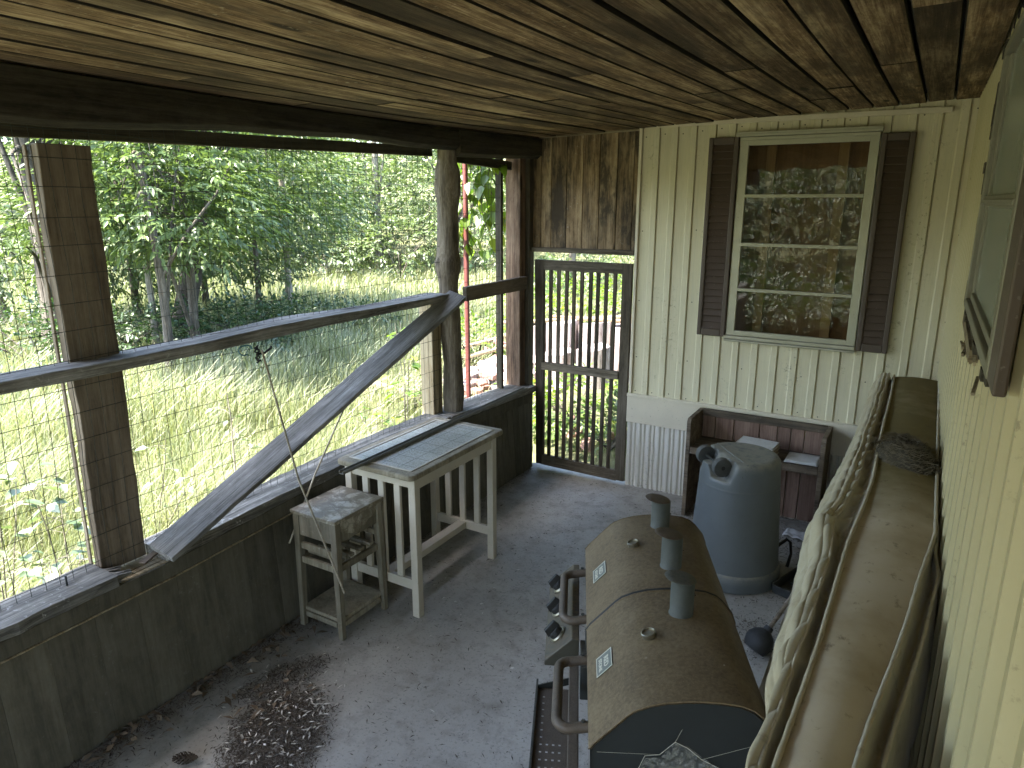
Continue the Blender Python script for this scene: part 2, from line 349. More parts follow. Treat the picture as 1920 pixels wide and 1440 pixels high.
def fabric(name, col, stain=(.20, .16, .08), sf=.6, weave=900, bump=.15):
    t = NT(name); co = t.coord(); a = t.noise(co, 3.2, 5, .65); b = t.noise(co, 22, 5, .65); w = t.noise(co, weave, 1)
    c = t.mix(t.math('MULTIPLY', t.ramp(a, [(.42, 0.0), (.68, 1.0)]), sf), col, stain)
    c = t.mix(t.math('MULTIPLY', t.ramp(b, [(.57, 0.0), (.72, 1.0)]), .45), c, [q * .5 for q in stain])
    t.bsdf(c, .9, t.bump(t.math('ADD', t.math('MULTIPLY', w, .3), b), bump, .004), spec=.1, **{'Sheen Weight': .15}); return t.m
M['quilt'] = fabric('quilted_cream', (.43, .37, .245), (.30, .235, .125), .6)
M['cord'] = fabric('piping_cream', (.43, .365, .25), (.27, .21, .12), .5)
def band_mat():
    t = NT('stained_border_cloth'); co = t.coord(); sx = t.n('ShaderNodeSeparateXYZ'); t.l(co, sx.inputs[0])
    a = t.noise(co, 3, 5, .65); b = t.noise(t.mapping(co, (30, 22, 30)), 1.0, 5, .7); w = t.noise(co, 700, 1)
    e = t.math('ADD', t.range(sx.outputs[1], 2.25, 2.6, 0.0, 1.0), t.math('MULTIPLY', t.math('SUBTRACT', a, .5), 1.4), clamp=True)
    c = t.mix(t.ramp(a, [(.35, 0.0), (.7, 1.0)]), (.50, .41, .28), (.44, .34, .21))
    c = t.mix(e, c, t.mix(a, (.20, .155, .062), (.15, .115, .05)))
    c = t.mix(t.math('MULTIPLY', t.ramp(b, [(.60, 0.0), (.70, 1.0)]), .6), c, (.10, .07, .035))
    t.bsdf(c, .85, t.bump(t.math('ADD', b, t.math('MULTIPLY', w, .3)), .2, .005), spec=.15); return t.m
M['band'] = band_mat()
M['nest'] = plain('dry_grass_nest', (.055, .042, .024), .9, .6, 60, bump=.5)
M['neststraw'] = plain('nest_straw', (.12, .095, .058), .9, .5, 30)
M['litter'] = plain('dead_leaf_bits', (.075, .058, .04), .9, .5, 20)
M['seeds'] = plain('pale_husks', (.55, .51, .42), .8, .3, 20)
M['dryleaf'] = plain('dry_leaf', (.16, .115, .07), .85, .5, 12)
M['cone'] = plain('pine_cone', (.05, .035, .022), .8, .5, 40)
M['paper'] = plain('old_paper', (.55, .54, .50), .7, .15, 25, speck=.7, speckcol=(.25, .2, .15), bump=.3)
M['bookcover'] = plain('book_cover', (.30, .27, .20), .6, .35, 14, speck=.6)
M['bookpages'] = plain('book_pages', (.26, .18, .12), .8, .3, 30)
M['wire'] = plain('wire_mesh', (.022, .027, .018), .6, .3, 60)
M['redpaint'] = plain('red_pole_paint', (.18, .058, .05), .5, .3, 9, bump=.2)
M['brick'] = plain('weathered_brick', (.30, .17, .135), .85, .5, 9, bump=.5, speck=.5, speckcol=(.5, .45, .4))
M['stone'] = plain('grey_rubble', (.30, .245, .225), .85, .35, 6, bump=.6)
M['blackcord'] = plain('black_cord', (.015, .015, .017), .5, .2, 20)
M['bluecord'] = plain('blue_cord', (.06, .17, .22), .5, .2, 20)
M['roof'] = plain('roof_sheet', (.12, .12, .12), .7, .2, 6)
M['web'] = None

def leaf_mat(name, stops, trans=.42, gloss=.06, tint=(1.15, 1.22, .72)):
    t = NT(name); rn = t.attr(); co = t.coord()
    c = t.ramp(t.math('ADD', t.math('MULTIPLY', rn, .85), t.math('MULTIPLY', t.noise(co, 9, 2), .15)), stops)
    d = t.n('ShaderNodeBsdfDiffuse'); t.l(c, d.inputs[0])
    tr = t.n('ShaderNodeBsdfTranslucent'); t.l(t.mix(1.0, c, tint, 'MULTIPLY'), tr.inputs[0])
    g = t.n('ShaderNodeBsdfGlossy'); g.inputs['Roughness'].default_value = .45; g.inputs[0].default_value = (.9, .95, .9, 1)
    m1 = t.n('ShaderNodeMixShader'); m1.inputs[0].default_value = trans; t.l(d.outputs[0], m1.inputs[1]); t.l(tr.outputs[0], m1.inputs[2])
    m2 = t.n('ShaderNodeMixShader'); m2.inputs[0].default_value = gloss; t.l(m1.outputs[0], m2.inputs[1]); t.l(g.outputs[0], m2.inputs[2])
    t.l(m2.outputs[0], t.out.inputs['Surface']); return t.m
M['leaf'] = leaf_mat('maple_leaves', [(0, (.042, .066, .020)), (.5, (.082, .122, .034)), (.85, (.14, .19, .06)), (1, (.20, .24, .12))], .42, .045)
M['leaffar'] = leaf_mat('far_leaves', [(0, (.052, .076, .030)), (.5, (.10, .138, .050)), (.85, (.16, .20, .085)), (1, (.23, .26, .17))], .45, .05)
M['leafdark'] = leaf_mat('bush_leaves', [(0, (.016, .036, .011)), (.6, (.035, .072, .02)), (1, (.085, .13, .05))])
M['leafbright'] = leaf_mat('vine_leaves', [(0, (.075, .14, .02)), (.6, (.13, .20, .03)), (1, (.26, .29, .055))], .55, .05, (1.35, 1.4, .55))
M['leafpale'] = leaf_mat('weed_leaves', [(0, (.05, .085, .03)), (.5, (.10, .145, .06)), (1, (.20, .24, .12))], .3, .10)
M['grass'] = leaf_mat('meadow_grass', [(0, (.11, .135, .06)), (.45, (.19, .21, .10)), (.72, (.31, .31, .17)), (1, (.50, .47, .34))], .35, .05)
def ground_mat():
    t = NT('meadow_ground'); co = t.coord(); a = t.noise(co, .35, 4); b = t.noise(co, 7, 6, .7)
    c = t.mix(a, (.11, .12, .06), (.19, .19, .10)); c = t.mix(t.math('MULTIPLY', t.ramp(b, [(.45, 0.0), (.7, 1.0)]), .6), c, (.10, .085, .05))
    t.bsdf(c, .95, t.bump(b, .8, .06), spec=.05); return t.m
M['ground'] = ground_mat()

# ------------------------------------------------------------------ camera, sky, sun
cam = bpy.data.cameras.new('camera'); co_ = bpy.data.objects.new('camera', cam); COL.objects.link(co_)
cam.sensor_width = 36; cam.lens = 1325 / 1920 * 36; cam.clip_start = .01; cam.clip_end = 500
co_.location = (0, 0, 2.1); co_.rotation_euler = (R(90 - 14.56), 0, R(30.6)); S.camera = co_
SUN_DIR = V(-.205, -.42, .88).normalized()
el = math.asin(SUN_DIR.z); az = math.atan2(SUN_DIR.x, SUN_DIR.y)
w = bpy.data.worlds.new('World'); S.world = w; w.use_nodes = True; nt = w.node_tree
sky = nt.nodes.new('ShaderNodeTexSky'); sky.sky_type = 'NISHITA'; sky.sun_disc = False
sky.sun_elevation = el; sky.sun_rotation = az; sky.air_density = 1.0; sky.dust_density = 1.5; sky.ozone_density = 1.0
bg = nt.nodes['Background']; nt.links.new(sky.outputs[0], bg.inputs[0]); bg.inputs[1].default_value = .15
sl = bpy.data.lights.new('sun', 'SUN'); sl.energy = 3.6; sl.angle = R(.53); sl.color = (1, .95, .86)
so = bpy.data.objects.new('sun', sl); COL.objects.link(so); so.rotation_euler = SUN_DIR.to_track_quat('Z', 'Y').to_euler()
S.view_settings.view_transform = 'Standard'; S.view_settings.look = 'None'; S.view_settings.exposure = 3.42; S.view_settings.gamma = 1
S.render.engine = 'CYCLES'; cy = S.cycles
cy.use_denoising = True; cy.max_bounces = 14; cy.diffuse_bounces = 8; cy.glossy_bounces = 4; cy.transparent_max_bounces = 16; cy.transmission_bounces = 6
cy.sample_clamp_indirect = 8
try: cy.denoiser = 'OPENIMAGEDENOISE'; cy.denoising_input_passes = 'RGB_ALBEDO_NORMAL'
except Exception: pass

# ------------------------------------------------------------------ floor, ceiling, walls
WY = 4.8                                               # end wall of the porch
def wx(y): return .115 + .010 * (WY - y)              # house wall on the right
def ceil_z(x, y):
    base = 2.57 + (x + 1.794) * .0345
    return base - .030 * math.sin(math.pi * max(0, min(1, (y - .2) / 4.4))) * (1 if y > .2 else 0)

mb = MB(); n = 60
mb.grid(30, 60, lambda u, v: (-2.66 + u * 2.86, -2.6 + v * 7.45, .006 * math.sin(u * 9 + v * 4) * math.sin(v * 13) - .006), 0)
mb.box(-2.66, -2.6, -.34, .2, 4.85, -.03, 0)
tag(mb.build('porch_floor', M['floor'], smooth=60), kind='structure')

# ceiling: boards running along y
mb = MB(); x = -3.23; k = 0; JOINT = []
while x < .30:
    wd = random.choice([.118, .128, .132, .138]); rise = .004 * random.random()
    ys = [-2.6]; yy = -2.6 + random.uniform(1, 3.5)
    while yy < 4.8: ys.append(yy); yy += random.uniform(2.0, 3.6)
    ys.append(4.87)
    for a, b in zip(ys, ys[1:]):
        dz = random.uniform(-.003, .003); m = max(3, int((b - a) / .25)); g = .004 + random.random() * .0035
        x0, x1 = x + g, x + wd - g; a2, b2 = a + .0015, b - .0015
        vs = []
        for i in range(m + 1):
            y = a2 + (b2 - a2) * i / m; z0, z1 = ceil_z(x0, y) + rise + dz, ceil_z(x1, y) + rise + dz
            vs += [(x0, y, z0 + .006), (x0 + .004, y, z0), (x1 - .002, y, z1), (x1, y, z1 + .006), (x1, y, z1 + .02), (x0, y, z0 + .02)]
        fs = [(6 * i + q, 6 * i + (q + 1) % 6, 6 * i + 6 + (q + 1) % 6, 6 * i + 6 + q) for i in range(m) for q in range(6)]
        fs += [tuple(range(5, -1, -1)), tuple(6 * m + q for q in range(6))]
        JOINT += [q in (0, 2, 3, 5) for _ in range(m) for q in range(6)] + [1, 1]
        mb.add(vs, fs)
    x += wd
o = tag(mb.build('porch_ceiling', M['ceil']), kind='structure'); o.data.materials.append(M['joint'])
mi = np.zeros(len(o.data.polygons), np.int32)
for i, p in enumerate(o.data.polygons):
    if JOINT[i]: mi[i] = 1
o.data.polygons.foreach_set('material_index', mi)

mb = MB()
mb.prism([(-3.24, 2.567), (3.2, 2.80), (3.2, 2.9), (-3.24, 2.667)], lambda p, q, t: (p, t, q), -2.65, 8.5)
tag(mb.build('porch_roof', M['roof']), 'low roof sheet lying over the boarded porch ceiling', 'roof')
# end wall with the window: pressed siding sheet with an opening
WIN = (-1.128, -.378, 1.235, 2.455)
def siding_prof(x0, x1, pitch=.125, ph=0.0):
    pts = []; k = math.floor((x0 - ph) / pitch) - 1
    while ph + k * pitch < x1 + pitch:
        b = ph + k * pitch
        pts += [(b, -.0085), (b + .0035, 0), (b + .074, 0), (b + .082, .0085), (b + .118, .0085), (b + .122, -.0085)]
        k += 1
    out = [p for p in pts if x0 < p[0] < x1]
    return [(x0, 0)] + out + [(x1, 0)]
root = empty('siding_wall', (-.85, WY, 0), 0, 'cream ribbed siding wall with a framed window at the far end of the porch', 'wall')
def atw(o): o.parent = root; o.matrix_parent_inverse = root.matrix_basis.inverted(); return o
mb = MB()
def sid(x0, x1, z0, z1):
    mb.strip(siding_prof(x0, x1, ph=-1.807), lambda p, q, t: (p, WY - q - .002, t), z0, z1, 0)
Z1 = 2.68
sid(-1.81, WIN[0], .722, Z1); sid(WIN[1], wx(WY) + .01, .722, Z1); sid(WIN[0], WIN[1], .722, WIN[2]); sid(WIN[0], WIN[1], WIN[3], Z1)
bpy.context.view_layer.update()
atw(mb.build('cladding', M['siding']))
mb = MB(); k = 0
while -1.807 + k * .125 < .1:
    b = -1.807 + k * .125
    for z in (.742, ceil_z(b, WY) - .05) + ((1.0, 1.42, 1.9) if k % 3 == 0 else ()):
        if not (WIN[0] - .03 < b + .03 < WIN[1] + .03 and WIN[2] < z < WIN[3]): mb.lathe([(.0042, -.001), (.0042, .0018), (0, .0026)], 7, Matrix.Translation((b + .028 + random.uniform(-.004, .004), WY - .002, z + random.uniform(-.012, .012))) @ Matrix.Rotation(R(90), 4, 'X'), 0)
    k += 1
o = atw(mb.build('nail_heads', M['blackmetal'])); o['kind'] = 'stuff'
mb = MB(); mb.box(-1.835, WY - .022, .50, -.0, WY - .004, .70, 0); mb.box(-1.835, WY - .030, .698, .09, WY + .0, .722, 0)
atw(mb.build('band_board', M['trimcream'], bevel=.003))
mb = MB(); pr = []; x = -1.83
while x < .1: pr += [(x, 0), (x + .012, .012), (x + .030, .012), (x + .042, 0), (x + .046, 0), (x + .052, .009), (x + .062, .009), (x + .068, 0)]; x += .074
mb.strip(pr, lambda p, q, t: (p, WY - q - .004, t), -.005, .505, 0)
atw(mb.build('skirting_panel', M['skirt']))
mb = MB(); mb.box(-1.828, WY - .018, .72, -1.806, WY + .12, 2.62, 0)
mb.box(-1.79, WY - .03, ceil_z(-.8, WY) - .036, -.02, WY - .012, ceil_z(-.8, WY) - .005, 0)
atw(mb.build('edge_trim', M['trimcream'], bevel=.003))
mb = MB(); mb.box(-1.80, WY + .012, -.3, WIN[0] - .03, WY + .12, 2.7, 0); mb.box(WIN[1] + .03, WY + .012, -.3, .4, WY + .12, 2.7, 0)
mb.box(WIN[0] - .03, WY + .012, -.3, WIN[1] + .03, WY + .12, WIN[2] - .03, 0); mb.box(WIN[0] - .03, WY + .012, WIN[3] + .03, WIN[1] + .03, WY + .12, 2.7, 0)
mb.box(-1.80, WY + .12, -.3, -1.70, 8.3, 2.62, 0); mb.box(-1.70, WY + .75, -.3, .5, WY + .80, 2.7, 0)
atw(mb.build('wall_core', M['trimcream']))

# plank wall over the screen door
root = empty('plank_wall', (-2.2, WY + .02, 1.75), 0, 'short wall of knotty upright brown planks above the barred screen door', 'wall'); bpy.context.view_layer.update()
mb = MB(); xs = [-2.70, -2.597, -2.511, -2.385, -2.255, -2.125, -1.992, -1.871, -1.80]
for a, b in zip(xs, xs[1:]): mb.box(a + .0025, WY + .018 + random.uniform(-.002, .002), 1.73, b - .0025, WY + .045, 2.60)
atw(mb.build('planking', M['planks'], bevel=.003))
mb = MB(); mb.box(-2.66, WY - .012, 1.722, -1.835, WY + .017, 1.757, .3)
atw(mb.build('bottom_ledge', M['doorwoodx'], bevel=.004))
mb = MB(); mb.bar((-2.61, WY + .004, 2.553), (-1.815, WY + .004, 2.572), .024, .028, (0, 0, 1), .5)
atw(mb.build('top_batten', M['beamlight'], bevel=.003))

# house wall on the right: ribbed sheet
root = empty('ribbed_wall', (wx(1), 1, 0), 0, 'yellowish cream ribbed metal house wall along the right side', 'wall'); bpy.context.view_layer.update()
mb = MB(); pr = []; y = -2.6; P_ = .150
while y < WY + .02:
    pr += [(y, 0), (y + .040, 0), (y + .050, .020), (y + .074, .020), (y + .084, 0), (y + .102, 0), (y + .108, .012), (y + .122, .012), (y + .130, 0)]; y += P_
mb.strip(pr, lambda p, q, t: (wx(p) - q, p, t), -.005, 2.70, 0)
atw(mb.build('cladding', M['corr']))
mb = MB(); mb.prism([(wx(-2.6) + .004, -2.6), (wx(WY) + .004, WY + .1), (.5, WY + .1), (.5, -2.6)], lambda p, q, t: (p, q, t), -.3, 2.72)
atw(mb.build('wall_core', M['trimcream']))
mb = MB(); mb.box(wx(WY) - .012, WY - .035, .72, wx(WY) + .003, WY - .0, 2.63, 0)
atw(mb.build('corner_trim', M['trimcream'], bevel=.003))

# ------------------------------------------------------------------ end window, shutters
wr = empty('window', (-.753, WY, 1.23), 0, 'four-pane aluminium window with crinkled reflecting plastic between the brown shutters', 'window'); root = wr; bpy.context.view_layer.update()
x0, x1, z0, z1 = WIN
mb = MB(); f = .032
mb.box(x0 - .018, WY - .032, z0 - .008, x0 + f, WY - .004, z1 + .008, 0); mb.box(x1 - f, WY - .032, z0 - .008, x1 + .018, WY - .004, z1 + .008, 0)
mb.box(x0 + f, WY - .032, z1 - .022, x1 - f, WY - .004, z1 + .008, 0); mb.box(x0 + f, WY - .032, z0 - .008, x1 - f, WY - .004, z0 + .024, 0)
mb.box(x0 - .022, WY - .012, z0 - .02, x0 - .018, WY + .06, z1 + .02, 0); mb.box(x1 + .018, WY - .012, z0 - .02, x1 + .022, WY + .06, z1 + .02, 0)
for i in range(15):
    for xx in (x0 - .014, x1 + .014):
        mb.lathe([(.0045, 0), (.0045, .003), (0, .004)], 6, Matrix.Translation((xx, WY - .032, z0 + .03 + i * .083)) @ Matrix.Rotation(R(90), 4, 'X'), 0)
atw(mb.build('frame', M['alu'], bevel=.003))
mb = MB(); mb.box(x0 - .045, WY - .058, z1 + .030, x1 + .03, WY - .004, z1 + .046, 0); mb.box(x0 - .045, WY - .058, z1 + .046, x1 + .03, WY - .050, z1 + .058, 0)
mb.box(x0 - .02, WY - .040, z1 + .008, x1 + .02, WY - .004, z1 + .028, 0)
atw(mb.build('drip_cap', M['alu'], bevel=.002))
mb = MB(); mb.box(x0 - .035, WY - .042, z0 - .034, x1 + .02, WY - .004, z0 - .010, 0); mb.box(x0 - .03, WY - .050, z0 - .05, x1 + .02, WY - .012, z0 - .036, 0)
atw(mb.build('sill', M['alu'], bevel=.003))
zs = [z0 + .024, 1.532, 1.824, 2.127, z1 - .022]
for i in range(4):
    a, b = zs[i] + (.010 if i else 0), zs[i + 1] - (.010 if i < 3 else 0)
    mb = MB()
    tilt = random.uniform(-.004, .004)
    mb.grid(24, 14, lambda u, v: (x0 + f + u * (x1 - x0 - 2 * f), WY - .018 + tilt * v + 0.00015 * math.sin(u * 19 + i * 3) * math.sin(v * 5 + i), a + v * (b - a)), 0)
    p = atw(mb.build('pane', M['glass'], smooth=60))
for z in zs[1:4]:
    mb = MB(); mb.box(x0 + f, WY - .036, z - .010, x1 - f, WY - .012, z + .010, 0); mb.box(x0 + f, WY - .040, z - .002, x1 - f, WY - .036, z + .010, 0)
    atw(mb.build('glazing_bar', M['alu'], bevel=.002))
mb = MB(); mb.box(x0 - .05, WY + .165, z0 - .05, x1 + .05, WY + .18, z1 + .05, .4)
atw(mb.build('inside_board', M['curtain']))
mb = MB()
for xx in (-.985, -.56): mb.box(xx - .028, WY + .125, z0 - .05, xx + .028, WY + .163, z1 + .05)
atw(mb.build('inside_stud', M['stud']))

def shutter(xa, xb, za, zb, label):
    global root
    root = empty('shutter', ((xa + xb) / 2, WY, za), 0, label, 'shutter', 'brown louvred shutters beside the end window'); bpy.context.view_layer.update()
    mb = MB(); s = .030; yA, yB = WY - .042, WY - .012
    mb.box(xa, yA, za, xa + s, yB, zb, 0); mb.box(xb - s, yA, za, xb, yB, zb, 0)
    mb.box(xa + s, yA, zb - .045, xb - s, yB, zb, 0); mb.box(xa + s, yA, za, xb - s, yB, za + .05, 0)
    atw(mb.build('frame', M['shutter'], bevel=.006))
    mb = MB(); nl = 27; z = za + .05; h = (zb - za - .095) / nl
    for i in range(nl):
        zz = z + i * h
        mb.prism([(WY - .016, zz + h + .006), (WY - .039, zz + .003), (WY - .037, zz), (WY - .013, zz + h)], lambda p, q, t: (t, p, q), xa + s, xb - s, 0)
    mb.box(xa + s, WY - .016, za + .05, xb - s, WY - .012, zb - .045, 0)
    atw(mb.build('louvres', M['shutter']))
shutter(-1.345, -1.155, 1.21, 2.488, 'brown louvred shutter on the left of the end window, nearer the screen door')
shutter(-.352, -.178, 1.20, 2.475, 'brown louvred shutter on the right of the end window with cobweb flecks')

# window in the house wall on the right, broken sill, brown shutter edge
root = empty('side_window', (wx(2), 2, 1.8), 0, 'broken pale window in the ribbed wall with its sill splintered', 'window'); bpy.context.view_layer.update()
wxx = lambda y, d: wx(y) - d
def wbox(mb, y0, y1, za, zb, d0, d1, r=0):
    d0, d1 = d0 + .014, d1 + .014
    mb.prism([(y0, d0), (y1, d0), (y1, d1), (y0, d1)], lambda p, q, t: (wx(p) - q, p, t), za, zb, r)
mb = MB()
wbox(mb, 2.44, 2.475, 1.80, 2.50, .008, .034); wbox(mb, 1.44, 1.475, 1.80, 2.50, .008, .034)
wbox(mb, 1.475, 2.44, 1.80, 1.826, .008, .034); wbox(mb, 1.475, 2.44, 2.475, 2.50, .008, .034)
wbox(mb, 2.40, 2.44, 1.826, 2.475, .010, .022); wbox(mb, 1.475, 2.40, 1.826, 1.845, .010, .024)
atw(mb.build('frame', M['aludark'], bevel=.003))
mb = MB(); wbox(mb, 1.475, 2.40, 2.085, 2.112, .010, .030); wbox(mb, 1.475, 2.40, 2.092, 2.103, .030, .036)
atw(mb.build('glazing_bar', M['aludark'], bevel=.002))
for a, b in ((1.845, 2.085), (2.112, 2.475)):
    mb = MB(); wbox(mb, 1.475, 2.40, a, b, .009, .014); atw(mb.build('pane', M['glassdull']))
mb = MB()
yy = 1.48
while yy < 2.44:                                        # torn scalloped caulk strip along the far jamb and below
    l = random.uniform(.03, .08); z = 1.78 + random.uniform(-.012, .01)
    wbox(mb, yy, yy + l, z, z + .02, .011, .026 + random.random() * .008, random.random()); yy += l * .98
atw(mb.build('torn_caulk', M['darkpost'])); mb = MB()
z = 1.80
while z < 2.5:
    l = random.uniform(.03, .07); wbox(mb, 2.478, 2.52 + random.random() * .05, z, z + l, .009, .026 + random.random() * .012, random.random()); z += l
atw(mb.build('torn_caulk', M['darkpost']))
mb = MB()
for i in range(7):
    y = random.uniform(1.72, 2.30); z = 1.765 - (2.3 - y) * .03 + random.uniform(-.05, .02); l = random.uniform(.04, .15)
    a = random.uniform(-.22, .25)
    mb.bar((wx(y) - random.uniform(.03, .05), y, z), (wx(y) - random.uniform(.03, .055), y - l * math.cos(a), z - l * abs(math.sin(a)) - .01), random.uniform(.006, .022), .006, (1, 0, .2))
mb.bar((wx(2.44) - .036, 2.44, 1.77), (wx(1.95) - .036, 1.95, 1.745), .03, .02, (1, 0, 0))
atw(mb.build('splintered_sill', M['beamlight']))
root = empty('side_shutter', (wx(1.34), 1.34, 1.8), 0, 'dark brown shutter hanging on the ribbed wall before the broken side window', 'shutter'); bpy.context.view_layer.update()
mb = MB(); wbox(mb, 1.31, 1.43, 1.80, 2.53, .012, .032)
atw(mb.build('frame', M['shutter'], bevel=.004))

# ------------------------------------------------------------------ screened side: half wall, posts, beams, rails
def lerp(tab, y):
    for (a, p), (b, q) in zip(tab, tab[1:]):
        if y <= b: return p + (q - p) * max(0, (y - a) / (b - a))
    return tab[-1][1]
SILL = [(-2.6, .66), (.9, .672), (1.6, .678), (2.2, .708), (2.7, .728), (3.4, .730), (4.0, .708), (4.75, .676)]
sz = lambda y: lerp(SILL, y)
root = empty('half_wall', (-2.65, 1, 0), 0, 'low dark olive board half wall topped by a flaking grey sill', 'wall'); bpy.context.view_layer.update()
mb = MB(); y = -2.6; k = 0
while y < 4.74:
    wd = .176 if y < 2.4 else .086; b = min(y + wd, 4.742)
    g = .0006 if y < 2.4 else .0022
    mb.add([(-2.612, y + g, .0), (-2.612, b - g, .0), (-2.652, b - g, sz(b) - .05), (-2.652, y + g, sz(y) - .05),
            (-2.655, y, .0), (-2.655, b, .0), (-2.685, b, sz(b) - .05), (-2.685, y, sz(y) - .05)],
           [(0, 1, 2, 3), (0, 3, 7, 4), (1, 5, 6, 2), (4, 7, 6, 5)])
    y = b
mb.box(-2.74, -2.6, -.34, -2.69, 4.74, .60, .5)
atw(mb.build('boarding', M['wallpaint']))
def long_strip(name, y0, y1, xa, xb, za, zb, mat, wob=.003, slope=0.0, n=None, bevel=.003):
    """strip along y following the sag of the sill; za, zb relative to sill height"""
    n = n or max(4, int((y1 - y0) / .06)); mb = MB(); vs = []
    for i in range(n + 1):
        y = y0 + (y1 - y0) * i / n; z = sz(y); j = lambda: random.uniform(-wob, wob)
        vs += [(xa + j(), y, z + za + j() * .4), (xb + j(), y, z + za + j() * .4), (xb + j(), y, z + zb + j() * .4), (xa + j(), y, z + zb + slope + j() * .4)]
    fs = [(0, 1, 2, 3), tuple(4 * n + q for q in (3, 2, 1, 0))]
    for i in range(n):
        for q in range(4): fs.append((4 * i + q, 4 * i + 4 + q, 4 * i + 4 + (q + 1) % 4, 4 * i + (q + 1) % 4))
    mb.add(vs, fs); return atw(mb.build(name, mat, bevel=bevel))
long_strip('sill', -2.6, 1.36, -2.80, -2.602, -.048, 0, M['sill'], .005)
# the near sill board ends in a splintered tip and leaves a gap over the plate
mb = MB()
for i in range(9):
    xx = -2.79 + i * .021; l = random.uniform(.01, .09)
    mb.bar((xx, 1.352, sz(1.36) - .018), (xx + random.uniform(-.008, .008), 1.36 + l, sz(1.36) - .022), .02, .028, (0, 0, 1), w1=.006, t1=.008)
atw(mb.build('splintered_end', M['sill']))
long_strip('plate', -2.6, 4.74, -2.77, -2.628, -.085, -.052, M['timber'], .002)
long_strip('sill', 1.575, 3.62, -2.80, -2.606, -.048, 0, M['sill'], .005)
long_strip('sill', 3.632, 4.775, -2.81, -2.60, -.046, .002, M['sill'], .004)
long_strip('batten', -2.6, 4.73, -2.628, -2.616, -.125, -.055, M['wallpaint'], .001)
long_strip('edge_bead', -2.6, 2.5, -2.618, -2.610, -.130, -.126, M['timber'], .0012, bevel=0)
mb = MB()
mb.bar((-2.63, 1.58, .70), (-2.60, 1.46, .682), .03, .006, (0, 0, 1)); atw(mb.build('bent_strap', M['handle'])); mb = MB(); mb.tube([(-2.70, 1.22, .67), (-2.70, 1.22, .715)], .004, 6); atw(mb.build('nail', M['blackmetal']))

def post(name, p0, p1, w_, t_, up, mat, label, wob=.005, **kw):
    return tag(plank(name, p0, p1, w_, t_, up, mat, wob=wob, **kw), label, 'post')
# wide board post by the camera; up vector gives the thickness direction
post('board_post', (-2.755, 1.467, .64), (-2.755, 1.473, 2.294), .19, .05, (1, 0, 0), M['post'], 'wide brown board post standing behind the wire mesh', wob=.006)
post('edge_post', (-2.79, 1.363, .60), (-2.79, 1.3685, 2.29), .008, .022, (1, 0, 0), M['post'], 'thin pale batten nailed along the near edge of the wide board post', wob=.002)
# peeled log post
mb = MB(); pts = []; rad = []
for i in range(40):
    u = i / 39; z = .69 + u * 1.73
    pts.append((-2.70 + .010 * math.sin(u * 7), 3.765 + .012 * math.sin(u * 9 + 1), z))
    r = .067 + .005 * math.sin(u * 21) + (.022 * math.exp(-((u - .58) / .035) ** 2)) + .02 * math.exp(-((u - .86) / .06) ** 2)
    rad.append(r - (.012 if u > .93 else 0))
pl = [(p[2] - .69, p[0] + 2.70, p[1] - 3.765) for p in pts]
mb.tube(pl, rad, 18, .4, wob=.09)
o = mb.build('log_post', M['log'], smooth=70); o.matrix_local = Matrix(((0, 1, 0, -2.70), (0, 0, 1, 3.765), (1, 0, 0, .69), (0, 0, 0, 1)))
tag(o, 'knobbly peeled log post carrying the hewn beam beside the far bay', 'post')
post('timber_post', (-2.775, 3.645, .66), (-2.775, 3.645, 1.50), .10, .10, (1, 0, 0), M['timber'], 'pale square timber with a knot standing against the foot of the log post', wob=.002)
post('corner_post', (-2.76, 4.735, .62), (-2.76, 4.735, 2.42), .115, .125, (1, 0, 0), M['redpost'], 'reddish knotty square post in the far corner, its foot in sunlight', wob=.004)
post('screen_stop', (-2.79, 4.535, .62), (-2.79, 4.535, 2.40), .03, .05, (1, 0, 0), M['darkpost'], 'thin dark strip edging the far mesh bay beside the corner post', wob=.002)
post('door_jamb', (-2.685, WY - .005, .0), (-2.685, WY - .005, 2.40), .075, .05, (1, 0, 0), M['darkpost'], 'dark door jamb between the corner post and the screen door', wob=.003)

# hewn beam with a wavy lower edge, in two lengths
def beam(name, y0, y1, zb, zt, x, t, mat, label, wav):
    n = int((y1 - y0) / .06); mb = MB(); vs = []
    for i in range(n + 1):
        u = (y1 - y0) * i / n; y = y0 + u; b = zb(y) + wav * (math.sin(y * 2.9) * .5 + math.sin(y * 6.7 + 1) * .35 + random.uniform(-.12, .12)); tp = zt(y)
        h = tp - b; bz = lambda: random.uniform(-.003, .003)
        vs += [(u, -t / 2, b + .012), (u, t / 2 - .03, b), (u, t / 2 + bz(), b + .022), (u, t / 2 + .006 + bz(), b + h * .5), (u, t / 2 + bz(), tp), (u, -t / 2, tp)]
    m = 6; fs = [tuple(range(m)), tuple(n * m + q for q in range(m - 1, -1, -1))]
    for i in range(n):
        for q in range(m): fs.append((m * i + q, m * i + m + q, m * i + m + (q + 1) % m, m * i + (q + 1) % m))
    # local x = world y, local y = world x
    vs = [(a, b, c) for a, b, c in vs]; mb.add(vs, fs)
    o = mb.build(name, mat, bevel=.004); o.matrix_local = Matrix(((0, 1, 0, x), (1, 0, 0, y0), (0, 0, 1, 0), (0, 0, 0, 1)))
    return tag(o, label, 'beam')
beam('header_beam', -2.6, 3.76, lambda y: lerp([(0, 2.335), (1.2, 2.340), (2.2, 2.384), (3.0, 2.396), (3.7, 2.400)], y), lambda y: ceil_z(-2.6, y) - .002 if y < 3.5 else 2.505, -2.665, .135, M['beam'], 'long dark hewn beam with a wavy lower edge under the ceiling boards', .012)
